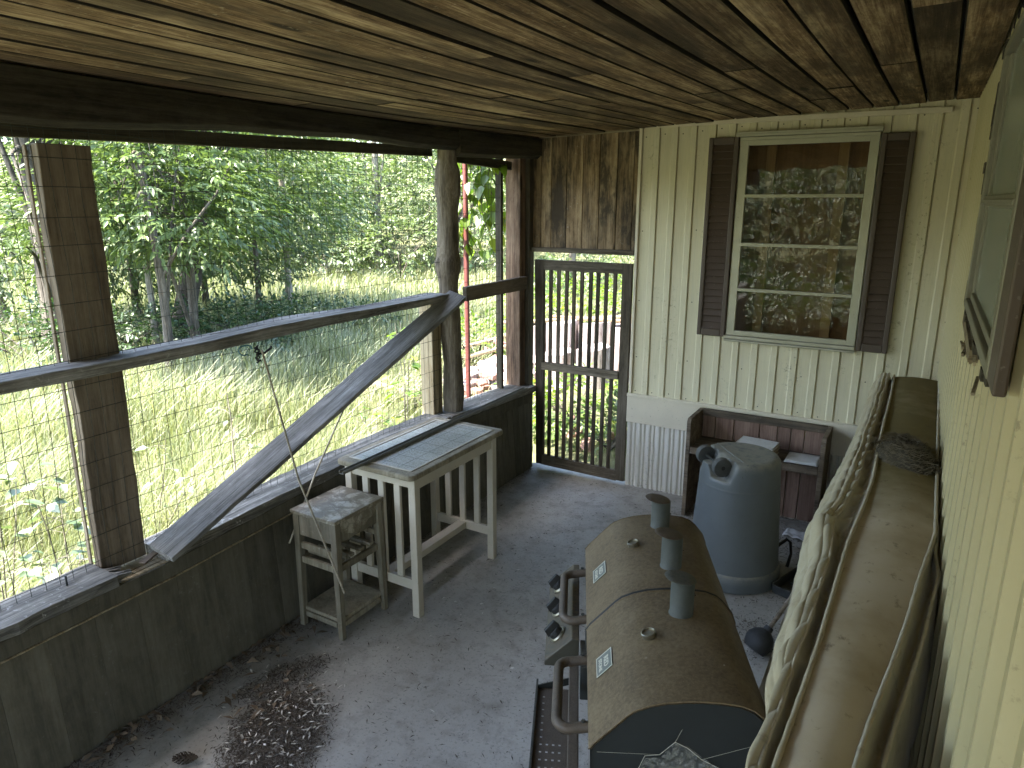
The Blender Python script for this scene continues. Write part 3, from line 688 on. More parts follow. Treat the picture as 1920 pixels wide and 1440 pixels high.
beam('header_beam', 3.768, 4.85, lambda y: lerp([(3.7, 2.36), (4.8, 2.392)], y), lambda y: ceil_z(-2.6, y) - .004, -2.668, .14, M['beam'], 'short dark beam end lapped over the log post in the far corner', .006)
tag(plank('header_board', (-2.775, -2.6, 2.25), (-2.775, 3.70, 2.393), .035, .056, (0, 0, 1), M['beam'], wob=.002), 'narrow dark board running behind the long hewn beam above the mesh', 'board')
tag(plank('header_board', (-2.775, 3.93, 2.372), (-2.775, 4.66, 2.345), .035, .06, (0, 0, 1), M['beam'], wob=.002), 'short dark board across the top of the far mesh bay', 'board')

# rails
def rail_prof(u):
    y = -2.6 + u * 6.22; s = .155 + .012 * math.sin(u * 40) + .03 * math.exp(-((y - 2.40) / .13) ** 2)
    return s, .044 + .012 * math.exp(-((y - 2.2) / .4) ** 2), -(s - .155) / 2 * -1, .004 * math.sin(u * 17)
o = plank('rail', (-2.697, -2.6, 1.475), (-2.692, 3.65, 1.508), .155, .045, (0, 0, 1), M['rail'], wob=.005, n=90, prof=rail_prof)
tag(o, 'long weathered grey rail board lying flat across the near mesh bay', 'rail')
tag(plank('rail', (-2.655, 3.875, 1.498), (-2.66, 4.69, 1.496), .04, .095, (0, 0, 1), M['post'], wob=.003), 'short brown rail on edge between the log post and the corner post', 'rail')
o = plank('brace', (-2.575, 1.53, .700), (-2.588, 3.70, 1.515), .130, .030, (.32, -.25, 1), M['brace'], wob=.004, n=40, rnd=.3)
tag(o, 'weathered grey plank slanting as a brace from sill to log post', 'brace')
# nail in the brace
mb = MB(); mb.tube([(-2.60, 3.63, 1.50), (-2.60, 3.625, 1.545)], .0035, 6); mb.tube([(-2.60, 3.625, 1.543), (-2.60, 3.6245, 1.548)], .007, 8)
mb.build('nail', M['blackmetal'], parent=o, loc=None).matrix_parent_inverse = o.matrix_local.inverted()

# welded wire mesh
def mesh_panel(y0, y1, z0, z1, x, label, py=.0508, pz=.1016):
    mb = MB(); sag = lambda y, z: x + .004 * math.sin(y * 3.1 + z * 2) + .004 * math.sin(z * 5)
    y = y0
    while y < y1:
        d = random.uniform(-.006, .006); z0_, z1_ = z0(y), z1(y)
        mb.tube([(sag(y, a), y + d + .005 * math.sin(a * 4 + y) + .004 * math.sin(a * 9 + y * 7), a) for a in np.linspace(z0_, z1_, 7)], .00125, 4, cap=False); y += py
    z = z0((y0 + y1) / 2) - .02
    while z < z1((y0 + y1) / 2):
        d = random.uniform(-.004, .004)
        mb.tube([(sag(a, z) + .0022, a, z + d + .007 * math.sin(a * 1.3 + z * 3) + .004 * math.sin(a * 4 + z)) for a in np.linspace(y0, y1, max(6, int((y1 - y0) / .15)))], .00125, 4, cap=False); z += pz
    return tag(mb.build('wire_mesh', M['wire']), label, 'wire mesh')
mesh_panel(-2.6, 3.69, lambda y: sz(y) - .04, lambda y: 2.33 + (y + 2.6) * .012, -2.722, 'large panel of welded wire mesh closing the long near bay')
mesh_panel(3.90, 4.54, lambda y: sz(y) - .04, lambda y: 2.35, -2.765, 'narrow panel of welded wire mesh beside the vine and red pole', .046, .0925)

# screen door
root = empty('screen_gate', (-2.23, WY, 0), 0, 'weathered screen door with nine upright bars and a low middle rail', 'door'); bpy.context.view_layer.update()
dx0, dx1 = -2.632, -1.838
mb = MB()
mb.add([(dx0 + .03, WY - .02, .02), (dx0 + .098, WY - .02, .02), (dx0 + .098, WY + .012, .02), (dx0 + .03, WY + .012, .02), (dx0 + .005, WY - .02, 1.665), (dx0 + .085, WY - .02, 1.665), (dx0 + .085, WY + .012, 1.665), (dx0 + .005, WY + .012, 1.665)], [(3, 2, 1, 0), (4, 5, 6, 7), (0, 1, 5, 4), (1, 2, 6, 5), (2, 3, 7, 6), (3, 0, 4, 7)])
atw(mb.build('stile', M['doorwood'], bevel=.004))
mb = MB(); mb.box(dx1 - .075, WY - .02, .015, dx1, WY + .012, 1.665); atw(mb.build('stile', M['doorwood'], bevel=.004))
mb = MB(); mb.box(dx0 + .085, WY - .018, 1.59, dx1 - .075, WY + .010, 1.665); atw(mb.build('rail', M['doorwoodx'], bevel=.004))
mb = MB(); mb.bar((dx0 + .075, WY - .010, .842), (dx1 - .073, WY - .010, .842), .034, .062, (0, 0, 1)); atw(mb.build('rail', M['doorwoodx'], bevel=.004))
mb = MB(); mb.bar((dx0 + .085, WY - .006, .062), (dx1 - .06, WY - .006, .052), .034, .085, (0, 0, 1)); atw(mb.build('rail', M['doorwoodx'], bevel=.004))
for i, xb in enumerate((-2.492, -2.425, -2.356, -2.295, -2.231, -2.160, -2.101, -2.037, -1.968)):
    mb = MB(); t = random.uniform(-.008, .008)
    mb.bar((xb + t, WY - .004, .08), (xb, WY - .004, 1.62), .027, .018, (0, 1, 0)); atw(mb.build('bar', M['doorwood'], bevel=.002))
mb = MB()
for i in range(130):
    xx = dx0 + .09 + i * .005
    if xx < dx1 - .075: mb.bar((xx, WY + .014, .09), (xx, WY + .014, 1.60),   .00035, .00035, (0, 1, 0))
for i in range(250):
    mb.bar((dx0 + .08, WY + .015, .09 + i * .00605), (dx1 - .07, WY + .015, .09 + i * .00605), .00035, .00035, (0, 1, 0))
atw(mb.build('insect_screen', M['wire']))

# ------------------------------------------------------------------ table with a tiled top
tb = empty('bar_table', (-2.3, 2.945, 0), 0, 'white tall table with a dusty tiled top standing by the half wall', 'table'); root = tb; bpy.context.view_layer.update()
tx0, tx1, ty0, ty1 = -2.556, -2.052, 2.512, 3.385
mb = MB()
def rrect(x0, y0, x1, y1, r, n=5):
    pts = []
    for cx, cy, a in ((x1 - r, y1 - r, 0), (x0 + r, y1 - r, 90), (x0 + r, y0 + r, 180), (x1 - r, y0 + r, 270)):
        for k in range(n + 1): pts.append((cx + r * math.cos(R(a + 90 * k / n)), cy + r * math.sin(R(a + 90 * k / n))))
    return pts
mb.prism(rrect(tx0, ty0, tx1, ty1, .03), lambda p, q, t: (p, q, t), .768, .798)
atw(mb.build('top', M['standpaint'], bevel=.009, seg=3))
mb = MB(); mb.box(-.19, -.365, .7975, .19, .365, .8005)
o = mb.build('tile_inlay', M['tile'], tb)
mb = MB()
for a in ((tx0 + .045, ty0 + .055, tx0 + .058, ty1 - .055), (tx1 - .058, ty0 + .055, tx1 - .045, ty1 - .055), (tx0 + .058, ty0 + .055, tx1 - .058, ty0 + .068), (tx0 + .058, ty1 - .068, tx1 - .058, ty1 - .055)): mb.box(a[0], a[1], .797, a[2], a[3], .8022)
atw(mb.build('inlay_edge', M['white'], bevel=.002))
legs = [(-2.085, 2.567), (-2.085, 3.290), (-2.505, 2.567), (-2.505, 3.290)]
for x, y in legs:
    mb = MB(); mb.bar((x, y, 0), (x, y, .768), .042, .042, (0, 1, 0)); atw(mb.build('leg', M['white'], bevel=.003))
for y in (2.567, 3.290):
    mb = MB(); mb.box(-2.484, y - .012, .150, -2.106, y + .012, .205); atw(mb.build('end_rail', M['white'], bevel=.003))
    mb = MB(); mb.box(-2.484, y - .012, .715, -2.106, y + .012, .768); atw(mb.build('apron', M['white'], bevel=.003))
    for x in (-2.400, -2.295, -2.190):
        mb = MB(); mb.box(x - .019, y - .009, .205, x + .019, y + .009, .715); atw(mb.build('slat', M['white'], bevel=.002))
for x in (-2.085, -2.505):
    mb = MB(); mb.box(x - .012, 2.588, .705, x + .012, 3.269, .768); atw(mb.build('apron', M['white'], bevel=.003))
mb = MB(); mb.box(-2.325, 2.579, .155, -2.265, 3.278, .195); atw(mb.build('stretcher', M['white'], bevel=.003))

# ------------------------------------------------------------------ small stand with a curled veneer flap
st = empty('side_stand', (-2.43, 2.37, 0), 0, 'small shabby side stand with peeling paint on its top in front of the tall table', 'stand'); root = st; bpy.context.view_layer.update()
sx0, sx1, sy0, sy1 = -2.565, -2.265, 2.195, 2.545
mb = MB(); mb.box(sx0, sy0, .618, sx1, sy1, .638); atw(mb.build('top', M['peel'], bevel=.004))
mb = MB(); mb.box(sx0 + .018, sy0 + .015, .505, sx1 - .018, sy1 - .015, .6175); atw(mb.build('drawer_box', M['standpaint'], bevel=.003))
for x, y in ((sx0 + .028, sy0 + .027), (sx1 - .027, sy0 + .027), (sx0 + .028, sy1 - .027), (sx1 - .027, sy1 - .027)):
    mb = MB(); mb.bar((x + (.012 if x > -2.4 else -.006), y - .01 * (1 if y < 2.4 else -1), 0), (x, y, .617), .028, .028, (0, 1, 0), w1=.038, t1=.038); atw(mb.build('leg', M['standpaint'], bevel=.003))
for z in (.352, .43):
    bb = [(sx0 + .04, sy0 + .018, z, sx1 - .04, sy0 + .036, z + .035), (sx0 + .04, sy1 - .036, z, sx1 - .04, sy1 - .018, z + .03)]
    if z < .4: bb += [(sx1 - .037, sy0 + .04, z, sx1 - .019, sy1 - .04, z + .035), (sx0 + .02, sy0 + .04, z, sx0 + .038, sy1 - .04, z + .035)]
    for b_ in bb: mb = MB(); mb.box(*b_); atw(mb.build('rack_rail', M['standpaint'], bevel=.003))
mb = MB()
for i in range(4):                                        # scalloped bottle rack
    y = sy0 + .075 + i * .07
    mb.bar((sx0 + .04, y, .395), (sx1 - .04, y, .395), .03, .016, (0, 0, 1))
atw(mb.build('rack_slats', M['standpaint'], bevel=.002))
mb = MB(); mb.box(sx0 + .02, sy0 + .02, .085, sx1 - .02, sy1 - .02, .105); mb.box(sx0 + .045, sy0 + .012, .055, sx1 - .045, sy0 + .028, .084); mb.box(sx1 - .03, sy0 + .045, .055, sx1 - .014, sy1 - .045, .084)
atw(mb.build('shelf', M['standpaint'], bevel=.003))
mb = MB()                                                 # flap of veneer hanging at the front side
out = [(0, .0), (.26, .0), (.255, -.02), (.24, -.035), (.22, -.05), (.19, -.055), (.165, -.075), (.14, -.07), (.12, -.085), (.105, -.10), (.085, -.088), (.05, -.07), (.02, -.06), (.0, -.045)]
mb.prism(out, lambda p, q, t: (sx1 - .012 + t + .06 * (-q) ** 1.0 * .6, sy0 + .045 + p, .614 + q), 0, .002)
atw(mb.build('veneer_flap', M['peel']))

# ------------------------------------------------------------------ things leaning by the table
mb = MB()
def c_strip(p0, p1, w_, h_, up):
    x, y, z = frame(V(p1) - V(p0), up); p0, p1 = V(p0), V(p1)
    pr = [(-w_ / 2, h_ / 2), (-w_ / 2, -h_ / 2), (w_ / 2, -h_ / 2), (w_ / 2, h_ / 2), (w_ / 2 - .004, h_ / 2), (w_ / 2 - .004, -h_ / 2 + .004), (-w_ / 2 + .004, -h_ / 2 + .004), (-w_ / 2 + .004, h_ / 2)]
    mb.prism(pr, lambda p, q, t: p0 + (p1 - p0) * t + y * p + z * q, 0, 1, .4)
c_strip((-2.366, 2.36, .8115), (-2.382, 4.22, .8125), .030, .017, (0, 0, 1))
tag(mb.build('track_strip', M['strip'], bevel=.001), 'long grey metal track strip lying along the tiled table and past its far end', 'strip')
mb = MB(); mb.tube([(-2.545, 2.10, 1.452), (-2.41, 2.13, .85), (-2.20, 2.165, .305)], .005, 8, .4)
tag(mb.build('rod', M['stick'], smooth=60), 'long thin pale rod hung from the black cord, passing before the side stand', 'rod')
mb = MB(); mb.tube([(-2.598, 2.640, 1.03), (-2.59, 2.40, .745), (-2.574, 2.185, .455)], .005, 8, .7)
tag(mb.build('rod', M['stick'], smooth=60), 'thin pale rod crossing behind the slanting brace, end hanging beside the stand', 'rod')
kn = empty('cord_bundle', (-2.6, 2.09, 1.44), 0, 'knot of black cord with a blue loop hanging under the grey rail', 'cord'); root = kn; bpy.context.view_layer.update()
mb = MB()
pts = [(-2.575 + .008 * math.sin(i * 1.7), 2.095 + .010 * math.cos(i * 1.3) + i * .0004, 1.468 - i * .0036 + .005 * math.sin(i * 2.3)) for i in range(22)]
mb.tube(pts, .0045, 6); atw(mb.build('cord', M['blackcord'], smooth=60))
mb = MB(); mb.tube([(-2.57, 2.10, 1.43), (-2.55, 2.12, 1.435), (-2.53, 2.14, 1.455), (-2.535, 2.145, 1.462)], .006, 6); atw(mb.build('hook', M['blackcord'], smooth=60))
mb = MB(); mb.tube([(-2.60 + .004 * math.sin(i), 2.055 + .035 * math.cos(i * .5), 1.452 + .022 * math.sin(i * .5)) for i in range(11)], .0035, 6); atw(mb.build('loop', M['bluecord'], smooth=60))

# ------------------------------------------------------------------ desk against the end wall
root = empty('desk', (-.85, 4.6, 0), 0, 'small rough plank desk with raised back and side panels under the end window', 'desk'); bpy.context.view_layer.update()
dxa, dxb, dya, dyb = -1.285, -.425, 4.465, 4.768
for xx, nm in ((dxa, 'left'), (dxb - .028, 'right')):
    mb = MB(); mb.prism([(dya, 0), (dyb, 0), (dyb, .695), (dya + .02, .695), (dya, .675)], lambda p, q, t: (t, p, q), xx, xx + .028); atw(mb.build('side_panel', M['desk'], bevel=.003))
mb = MB(); xs = [dxa + .03, -1.165, -1.04, -.87, -.755, -.67, -.585, dxb - .03]
for a, b in zip(xs, xs[1:]): mb.box(a + .003, dyb - .022, .02, b - .003, dyb - .004, .67)
atw(mb.build('back_panel', M['deskback'], bevel=.002))
mb = MB(); mb.box(dxa + .029, dyb - .040, .652, dxb - .029, dyb - .001, .697); atw(mb.build('top_rail', M['desk'], bevel=.003))
mb = MB(); mb.box(dxa + .029, dya + .012, .478, dxb - .029, dyb - .024, .498); mb.box(dxa + .029, dya + .002, .452, dxb - .029, dya + .011, .499); atw(mb.build('shelf', M['desk'], bevel=.003))
root = empty('book_stack', (-.84, 4.57, .499), R(-6), 'stack of swollen old books with one white spine lying on the desk shelf', 'books'); bpy.context.view_layer.update()
def book(c, sx, sy, h, rz, z, white, parent):
    Mx = Matrix.Translation((c[0], c[1], z)) @ Matrix.Rotation(R(rz), 4, 'Z')
    b = MB(); vs = [Mx @ V(x, y, zz) for zz in (.004, h - .004) for x, y in ((-sx / 2 + .004, -sy / 2 + .003), (sx / 2 - .004, -sy / 2 + .003), (sx / 2 - .004, sy / 2 - .004), (-sx / 2 + .004, sy / 2 - .004))]
    b.add(vs, [(3, 2, 1, 0), (4, 5, 6, 7), (0, 1, 5, 4), (1, 2, 6, 5), (2, 3, 7, 6), (3, 0, 4, 7)]); atw(b.build('pages', M['bookpages']))
    b = MB()
    for zz in (0, h - .004):
        vs = [Mx @ V(x, y, q) for q in (zz, zz + .004) for x, y in ((-sx / 2, -sy / 2), (sx / 2, -sy / 2), (sx / 2, sy / 2), (-sx / 2, sy / 2))]
        b.add(vs, [(3, 2, 1, 0), (4, 5, 6, 7), (0, 1, 5, 4), (1, 2, 6, 5), (2, 3, 7, 6), (3, 0, 4, 7)])
    vs = [Mx @ V(x, y, q) for q in (.004, h - .004) for x, y in ((-sx / 2, -sy / 2), (sx / 2, -sy / 2), (sx / 2, -sy / 2 + .003), (-sx / 2, -sy / 2 + .003))]
    b.add(vs, [(3, 2, 1, 0), (4, 5, 6, 7), (0, 1, 5, 4), (1, 2, 6, 5), (2, 3, 7, 6), (3, 0, 4, 7)])
    atw(b.build('cover', M['paper'] if white else M['bookcover']))
    if white:
        b = MB(); vs = [Mx @ V(x, y, q) for q in (.005, h - .005) for x, y in ((.03, -sy / 2 - .0006), (.095, -sy / 2 - .0006), (.095, -sy / 2 + .001), (.03, -sy / 2 + .001))]
        b.add(vs, [(3, 2, 1, 0), (4, 5, 6, 7), (0, 1, 5, 4), (1, 2, 6, 5), (2, 3, 7, 6), (3, 0, 4, 7)]); atw(b.build('spine_label', M['blackmetal']))
book((-.845, 4.575), .245, .17, .036, -3, .4995, False, root); book((-.84, 4.57), .24, .165, .022, -6, .536, False, root); book((-.842, 4.565), .235, .16, .018, -5, .5585, True, root)
mb = MB()
mb.grid(14, 10, lambda u, v: (-.66 + u * .20, 4.49 + v * .20, .5045 + .003 * math.sin(u * 9) * math.sin(v * 7) + .004 * u), 0)
mb.grid(14, 10, lambda u, v: (-.655 + u * .19, 4.50 + v * .18, .5095 + .004 * math.sin(u * 8 + 1) * math.sin(v * 6) + .004 * u), 0)
o = mb.build('magazine', M['paper'], smooth=60); tag(o, 'stained open magazine lying flat at the right end of the desk shelf', 'magazine')
sm = o.modifiers.new('thick', 'SOLIDIFY'); sm.thickness = .002
mb = MB(); mb.grid(16, 12, lambda u, v: (-.625 + u * .15 + v * .02, 4.49 + v * .13 - u * .03, .006 + .012 * abs(math.sin(u * 7 + v * 3)) * abs(math.sin(v * 5 + 1))), 0)
o = mb.build('crumpled_paper', M['paper'], smooth=50); tag(o, 'crumpled sheet of white paper on the floor in front of the desk', 'paper')
sm = o.modifiers.new('thick', 'SOLIDIFY'); sm.thickness = .001

# ------------------------------------------------------------------ upturned wheeled bin
bn = empty('wheeled_bin', (-.792, 3.86, 0), 0, 'blue grey plastic bin standing upside down with two black wheels on top', 'bin'); root = bn; bpy.context.view_layer.update()
ax_ = V(.64, -.77, 0).normalized(); nn_ = V(-.77, -.64, 0).normalized()
H_ = .735
prof = [(.245, .0), (.262, .004), (.264, .03), (.262, .085), (.256, .095), (.249, .100), (.248, .12)]
prof += [(.248 - (.034) * (z - .12) / (.66 - .12), z) for z in np.linspace(.16, .56, 10)] + [(.2195, .572), (.2205, .576), (.2188, .580), (.2183, .59), (.2172, .61), (.2160, .63), (.2148, .65), (.2142, .665), (.2136, .68)]
prof += [(.2128, .692), (.208, .712), (.198, .727), (.185, .734), (.165, .735), (.145, .732), (.125, .731), (.10, .731), (.07, .731), (.035, .731), (.0, .731)]
def pocket(p, a):
    q = V(p.x, p.y, 0).dot(nn_); s = abs(V(p.x, p.y, 0).dot(ax_))
    if p.z > .60:
        d = max(0, min(1, (q - .105) / .035)); d = d * d * (3 - 2 * d)
        e = max(0, min(1, (s - .035) / .03)); e = e * e * (3 - 2 * e)
        low = .735 - (.045 + .075 * e) * d
        if p.z > low: p.z = low + (p.z - low) * .12
    return p
mb = MB(); mb.lathe(prof, 96, None, 0, pocket); mb.v = [tuple(V(v) + V(-.792, 3.86, 0)) for v in mb.v]
atw(mb.build('body', M['canblue'], smooth=45))
mb = MB(); c = V(-.792, 3.86, .7315) - nn_ * -.055
mb.bar(c - ax_ * .185, c + ax_ * .185, .010, .006, (0, 0, 1)); atw(mb.build('ridge', M['canblue'], bevel=.002))
cw = V(-.792, 3.86, .700) + nn_ * .165
mb = MB(); mb.tube([cw - ax_ * .125, cw + ax_ * .125], .007, 8); atw(mb.build('axle', M['blackmetal'], smooth=60))
for sgn in (-1, 1):
    c0 = cw + ax_ * sgn * .105
    Mx = Matrix.Translation(c0) @ (ax_ * sgn).to_track_quat('Z', 'X').to_matrix().to_4x4()
    mb = MB(); mb.lathe([(.043, -.020), (.050, -.018), (.053, -.008), (.053, .010), (.050, .019), (.043, .021)], 32, Mx, 0); wh = atw(mb.build('wheel', M['wheelgrey'], smooth=50))
    mb = MB(); mb.lathe([(.043, -.019), (.043, .0205), (.040, .0205), (.037, .012), (.018, .010), (.014, .020), (.008, .022), (0, .023)], 24, Mx, 0)
    for k in range(6):
        a = k * math.pi / 3; mb.bar(Mx @ V(.012 * math.cos(a), .012 * math.sin(a), .013), Mx @ V(.039 * math.cos(a), .039 * math.sin(a), .014), .005, .006, Mx.to_3x3() @ V(0, 0, 1))
    h = mb.build('hub', M['rubber'], smooth=40); h.parent = wh; h.matrix_parent_inverse = bn.matrix_basis.inverted() @ bn.matrix_basis; h.matrix_parent_inverse = (bn.matrix_basis @ bn.matrix_basis.inverted()).inverted()

# black tray and handle behind the bin, plunger
root = empty('tool_tray', (-.43, 4.0, 0), 0, 'shallow black tray with a looped handle on the floor behind the blue bin', 'tray'); bpy.context.view_layer.update()
mb = MB()
A, B = V(-.545, 3.74, 0), V(-.36, 4.28, 0); d_ = (B - A).normalized(); e_ = V(d_.y, -d_.x, 0)
L_ = (B - A).length
def tb_(s0, t0, z0, s1, t1, z1):
    vs = [A + d_ * t + e_ * s + V(0, 0, z) for z in (z0, z1) for t in (t0, t1) for s in (s0, s1)]
    mb.add(vs, [(0, 2, 3, 1), (4, 5, 7, 6), (0, 1, 5, 4), (2, 6, 7, 3), (0, 4, 6, 2), (1, 3, 7, 5)])
tb_(0, 0, .002, .22, L_, .010); tb_(0, 0, .010, .008, L_, .062); tb_(.212, 0, .010, .22, L_, .062); tb_(.008, 0, .010, .212, .008, .05)
for k in range(5): tb_(.03, .06 + k * .08, .010, .19, .085 + k * .08, .022)
atw(mb.build('tray', M['blackmetal'], bevel=.002))
mb = MB(); mb.tube([(-.60, 3.98, .10), (-.572, 4.02, .155), (-.535, 4.06, .185), (-.515, 4.07, .165), (-.505, 4.06, .10), (-.515, 4.02, .03)], [.010, .009, .009, .009, .008, .010], 8); atw(mb.build('handle', M['rubber'], smooth=60))
root = empty('plunger', (-.475, 3.20, 0), 0, 'black rubber plunger with a wooden stick tipped over on the floor', 'plunger'); bpy.context.view_layer.update()
dirp = V(.105, .155, .20).normalized(); base = V(-.487, 3.145, .062)
Mx = Matrix.Translation(base) @ dirp.to_track_quat('Z', 'Y').to_matrix().to_4x4()
mb = MB(); mb.lathe([(.030, -.050), (.050, -.048), (.060, -.030), (.066, -.005), (.064, .015), (.052, .040), (.034, .056), (.022, .064), (.020, .085), (.014, .086), (0, .086)], 32, Mx, 0, lambda p, a: V(p.x * (1 + .05 * math.sin(3 * a)), p.y * (1 + .05 * math.sin(3 * a)), p.z)); atw(mb.build('cup', M['rubber'], smooth=45))
mb = MB(); mb.tube([Mx @ V(0, 0, .08), Mx @ V(0, 0, .36)], .0105, 10); atw(mb.build('stick', M['post'], smooth=50))

# ------------------------------------------------------------------ twin-lid grill
G0 = V(-.577, 1.344, 0); GA = R(25.3)
gr = empty('twin_grill', G0, GA, 'long rust-dusted grill with two lids, three stub chimneys and tube handles', 'grill')
def gp(o): o.parent = gr; return o
LID = [(.002, .735), (0, .800), (.012, .818), (.088, .902), (.105, .917), (.14, .934), (.18, .9455), (.225, .952), (.268, .955), (.312, .954), (.355, .9495), (.385, .938), (.405, .921), (.435, .884), (.448, .85), (.452, .79), (.452, .70)]
def lid(t0, t1):
    mb = MB(); n = 2; vs = []; m = len(LID)
    mb.strip(LID, lambda p, q, t: (p, t, q), t0, t1, .3)
    ins = [(.226 + (p - .226) * .975, .70 + (q - .70) * .975) for p, q in LID]
    mb.strip(ins, lambda p, q, t: (p, t, q), t0, t1, .3)
    o = gp(mb.build('lid', M['rust'], smooth=24)); return o
l1, l2 = lid(.0, .494), lid(.510, 1.028)
for l, ta, tb2 in ((l1, .0, .494), (l2, .510, 1.028)):
    for t in (ta + .004, tb2 - .010):
        mb = MB(); mb.prism(LID, lambda p, q, t_: (.226 + (p - .226) * .985, t_, .70 + (q - .70) * .985), t, t + .006)
        mb.build('end_plate', M['endcap'], l)['label'] = 'dark steel end plate of the lid'
    for t in (ta, tb2):                                   # rolled rim along each edge
        mb = MB(); mb.tube([(p, t, q) for p, q in LID[1:]], .0028, 6, .5); mb.build('rim', M['rust'], l, smooth=60)
mb = MB(); mb.tube([(.226 + (p - .226) * .992, .502, .70 + (q - .70) * .990) for p, q in LID], .0065, 8, .5)
gp(mb.build('seam_gasket', M['rubber'], smooth=60))
def chimney(l, s, t, zb, zt, rot, tear=False):
    mb = MB(); r = .0335; T = Matrix.Translation((s, t, 0))
    mb.lathe([(r + .004, zb - .006), (r + .003, zb), (r, zb + .003), (r, zt), (r - .003, zt), (r - .003, zb)], 28, T, .4); c = mb.build('chimney', M['stack'], l, smooth=50)
    mb = MB(); cx = s - .012 * math.cos(R(rot)); cy_ = t - .012 * math.sin(R(rot))
    tilt = Matrix.Translation((cx, cy_, zt + .007)) @ Matrix.Rotation(R(9), 4, 'Y')
    mb.lathe([(.0, -.002), (.040, -.002), (.042, 0), (.040, .002), (.02, .0035), (0, .0035)], 28, tilt, .6, lambda p, a: V(p.x * 1.08, p.y * .98, p.z)); mb.build('flap', M['handle'] if not tear else M['stack'], c, smooth=40)
    mb = MB(); mb.tube([(s + .012, t, zt - .05), (s + .038, t, zt - .05)], .003, 6); mb.build('rivet', M['handle'], c)
chimney(l2, .265, .937, .950, 1.053, 0); chimney(l2, .269, .647, .952, 1.060, 0); chimney(l1, .265, .376, .952, 1.062, 40, True)
def gauge(l, s, t, z):
    nrm = V(-.28, 0, .96).normalized()
    Mx = Matrix.Translation((s, t, z)) @ nrm.to_track_quat('Z', 'X').to_matrix().to_4x4()
    mb = MB(); mb.lathe([(.019, -.006), (.019, .010), (.0205, .012), (.0205, .016), (.018, .0175), (.0165, .0165), (.0165, .013)], 28, Mx, .4); g = mb.build('gauge', M['chrome'], l, smooth=40)
    mb = MB(); mb.lathe([(.0166, .0125), (.0, .0128)], 28, Mx, .4); mb.build('dial', M['dial'], g, smooth=40)
gauge(l2, .162, .802, .9385); gauge(l1, .166, .270, .9395)
# name plates on the front slope of each lid, lettering reads along -t
def nameplate(l, t0, wd):
    a, b = V(.012, 0, .818), V(.088, 0, .902); ux = V(0, -1, 0); uy = (b - a).normalized(); nz = ux.cross(uy)
    o_ = a + uy * .022 + V(0, t0, 0) + nz * .0015; h = .060
    Mx = Matrix((ux, uy, nz)).transposed().to_4x4(); Mx.translation = o_
    mb = MB(); mb.box(0, 0, 0, wd, h, .0015, .5); pl = mb.build('nameplate', M['plate'], l, bevel=.0005); pl.matrix_local = Mx
    mb = MB(); e = .0022
    for q in ((0, 0, wd, e), (0, h - e, wd, h), (0, e, e, h - e), (wd - e, e, wd, h - e)): mb.box(q[0], q[1], .0016, q[2], q[3], .0026)
    mb.build('border', M['plateborder'], pl)
    for txt, yy, sz_ in (('RED', .030, .024), ('STONE', .010, .0165)):
        cu = bpy.data.curves.new('lettering', 'FONT'); cu.body = txt; cu.size = sz_; cu.align_x = 'CENTER'; cu.extrude = .0004; cu.offset = .0004
        tmp = bpy.data.objects.new('lettering', cu); COL.objects.link(tmp); bpy.context.view_layer.update()
        me = bpy.data.meshes.new_from_object(tmp.evaluated_get(bpy.context.evaluated_depsgraph_get())); bpy.data.objects.remove(tmp); bpy.data.curves.remove(cu)
        me.materials.clear(); me.materials.append(M['plateborder']); f_ = bpy.data.objects.new('lettering', me); COL.objects.link(f_); f_.parent = pl; f_.location = (wd / 2, yy, .0022)
nameplate(l1, .300, .080); nameplate(l2, .795, .080)
def handle(l, ta, tb2, out_):
    mb = MB(); z = .783; r = .0145; pts = []
    for k in range(9): a = R(90 * k / 8); pts.append((-out_ + .035 - .035 * math.sin(a) + 0.0, tb2 - .035 + .035 * math.cos(a), z - .006))
    pts = [(.004, tb2, z + .004)] + pts
    pts2 = []
    for k in range(9): a = R(90 * k / 8); pts2.append((-out_ + .035 - .035 * math.cos(a), ta + .035 - .035 * math.sin(a), z - .006))
    mb.tube(pts + pts2 + [(.004, ta, z + .004)], r, 14, .5); h = mb.build('handle', M['handle'], l, smooth=60)
    for t in (ta, tb2): mb = MB(); mb.lathe([(.006, 0), (.006, .004), (0, .005)], 6, Matrix.Translation((-.012, t, z + .018)), .3); mb.build('bolt', M['blackmetal'], h)
handle(l1, .092, .368, .082); handle(l2, .578, .876, .076)
wb = NT('cobweb'); tr_ = wb.n('ShaderNodeBsdfTransparent'); df_ = wb.n('ShaderNodeBsdfDiffuse'); df_.inputs[0].default_value = (.4, .4, .37, 1); mx_ = wb.n('ShaderNodeMixShader')
wb.l(wb.range(wb.noise(wb.coord(), 90, 5, .7), .4, .75, .03, .5), mx_.inputs[0]); wb.l(tr_.outputs[0], mx_.inputs[1]); wb.l(df_.outputs[0], mx_.inputs[2]); wb.l(mx_.outputs[0], wb.out.inputs['Surface'])
mb = MB(); edge = [(.10, .70), (.135, .80), (.17, .806), (.205, .845), (.235, .83), (.27, .80), (.32, .775), (.38, .76), (.40, .70)]
mb.prism(edge, lambda p, q, t: (p, t + .01 * math.sin(p * 30), q), -.0095, -.009); cw_ = gp(mb.build('cobweb', wb.m))
mb = MB()
for a, b in zip(edge, edge[1:]): mb.tube([(a[0], -.010, a[1]), (b[0], -.010, b[1])], .0005, 4)
for q in ((.17, .806, .02, .80), (.205, .845, .22, .88), (.27, .80, .42, .86), (.38, .76, .44, .75)): mb.tube([(q[0], -.010, q[1]), (q[2], -.008, q[3])], .0003, 4)
mb.build('threads', M['plateborder'], cw_)
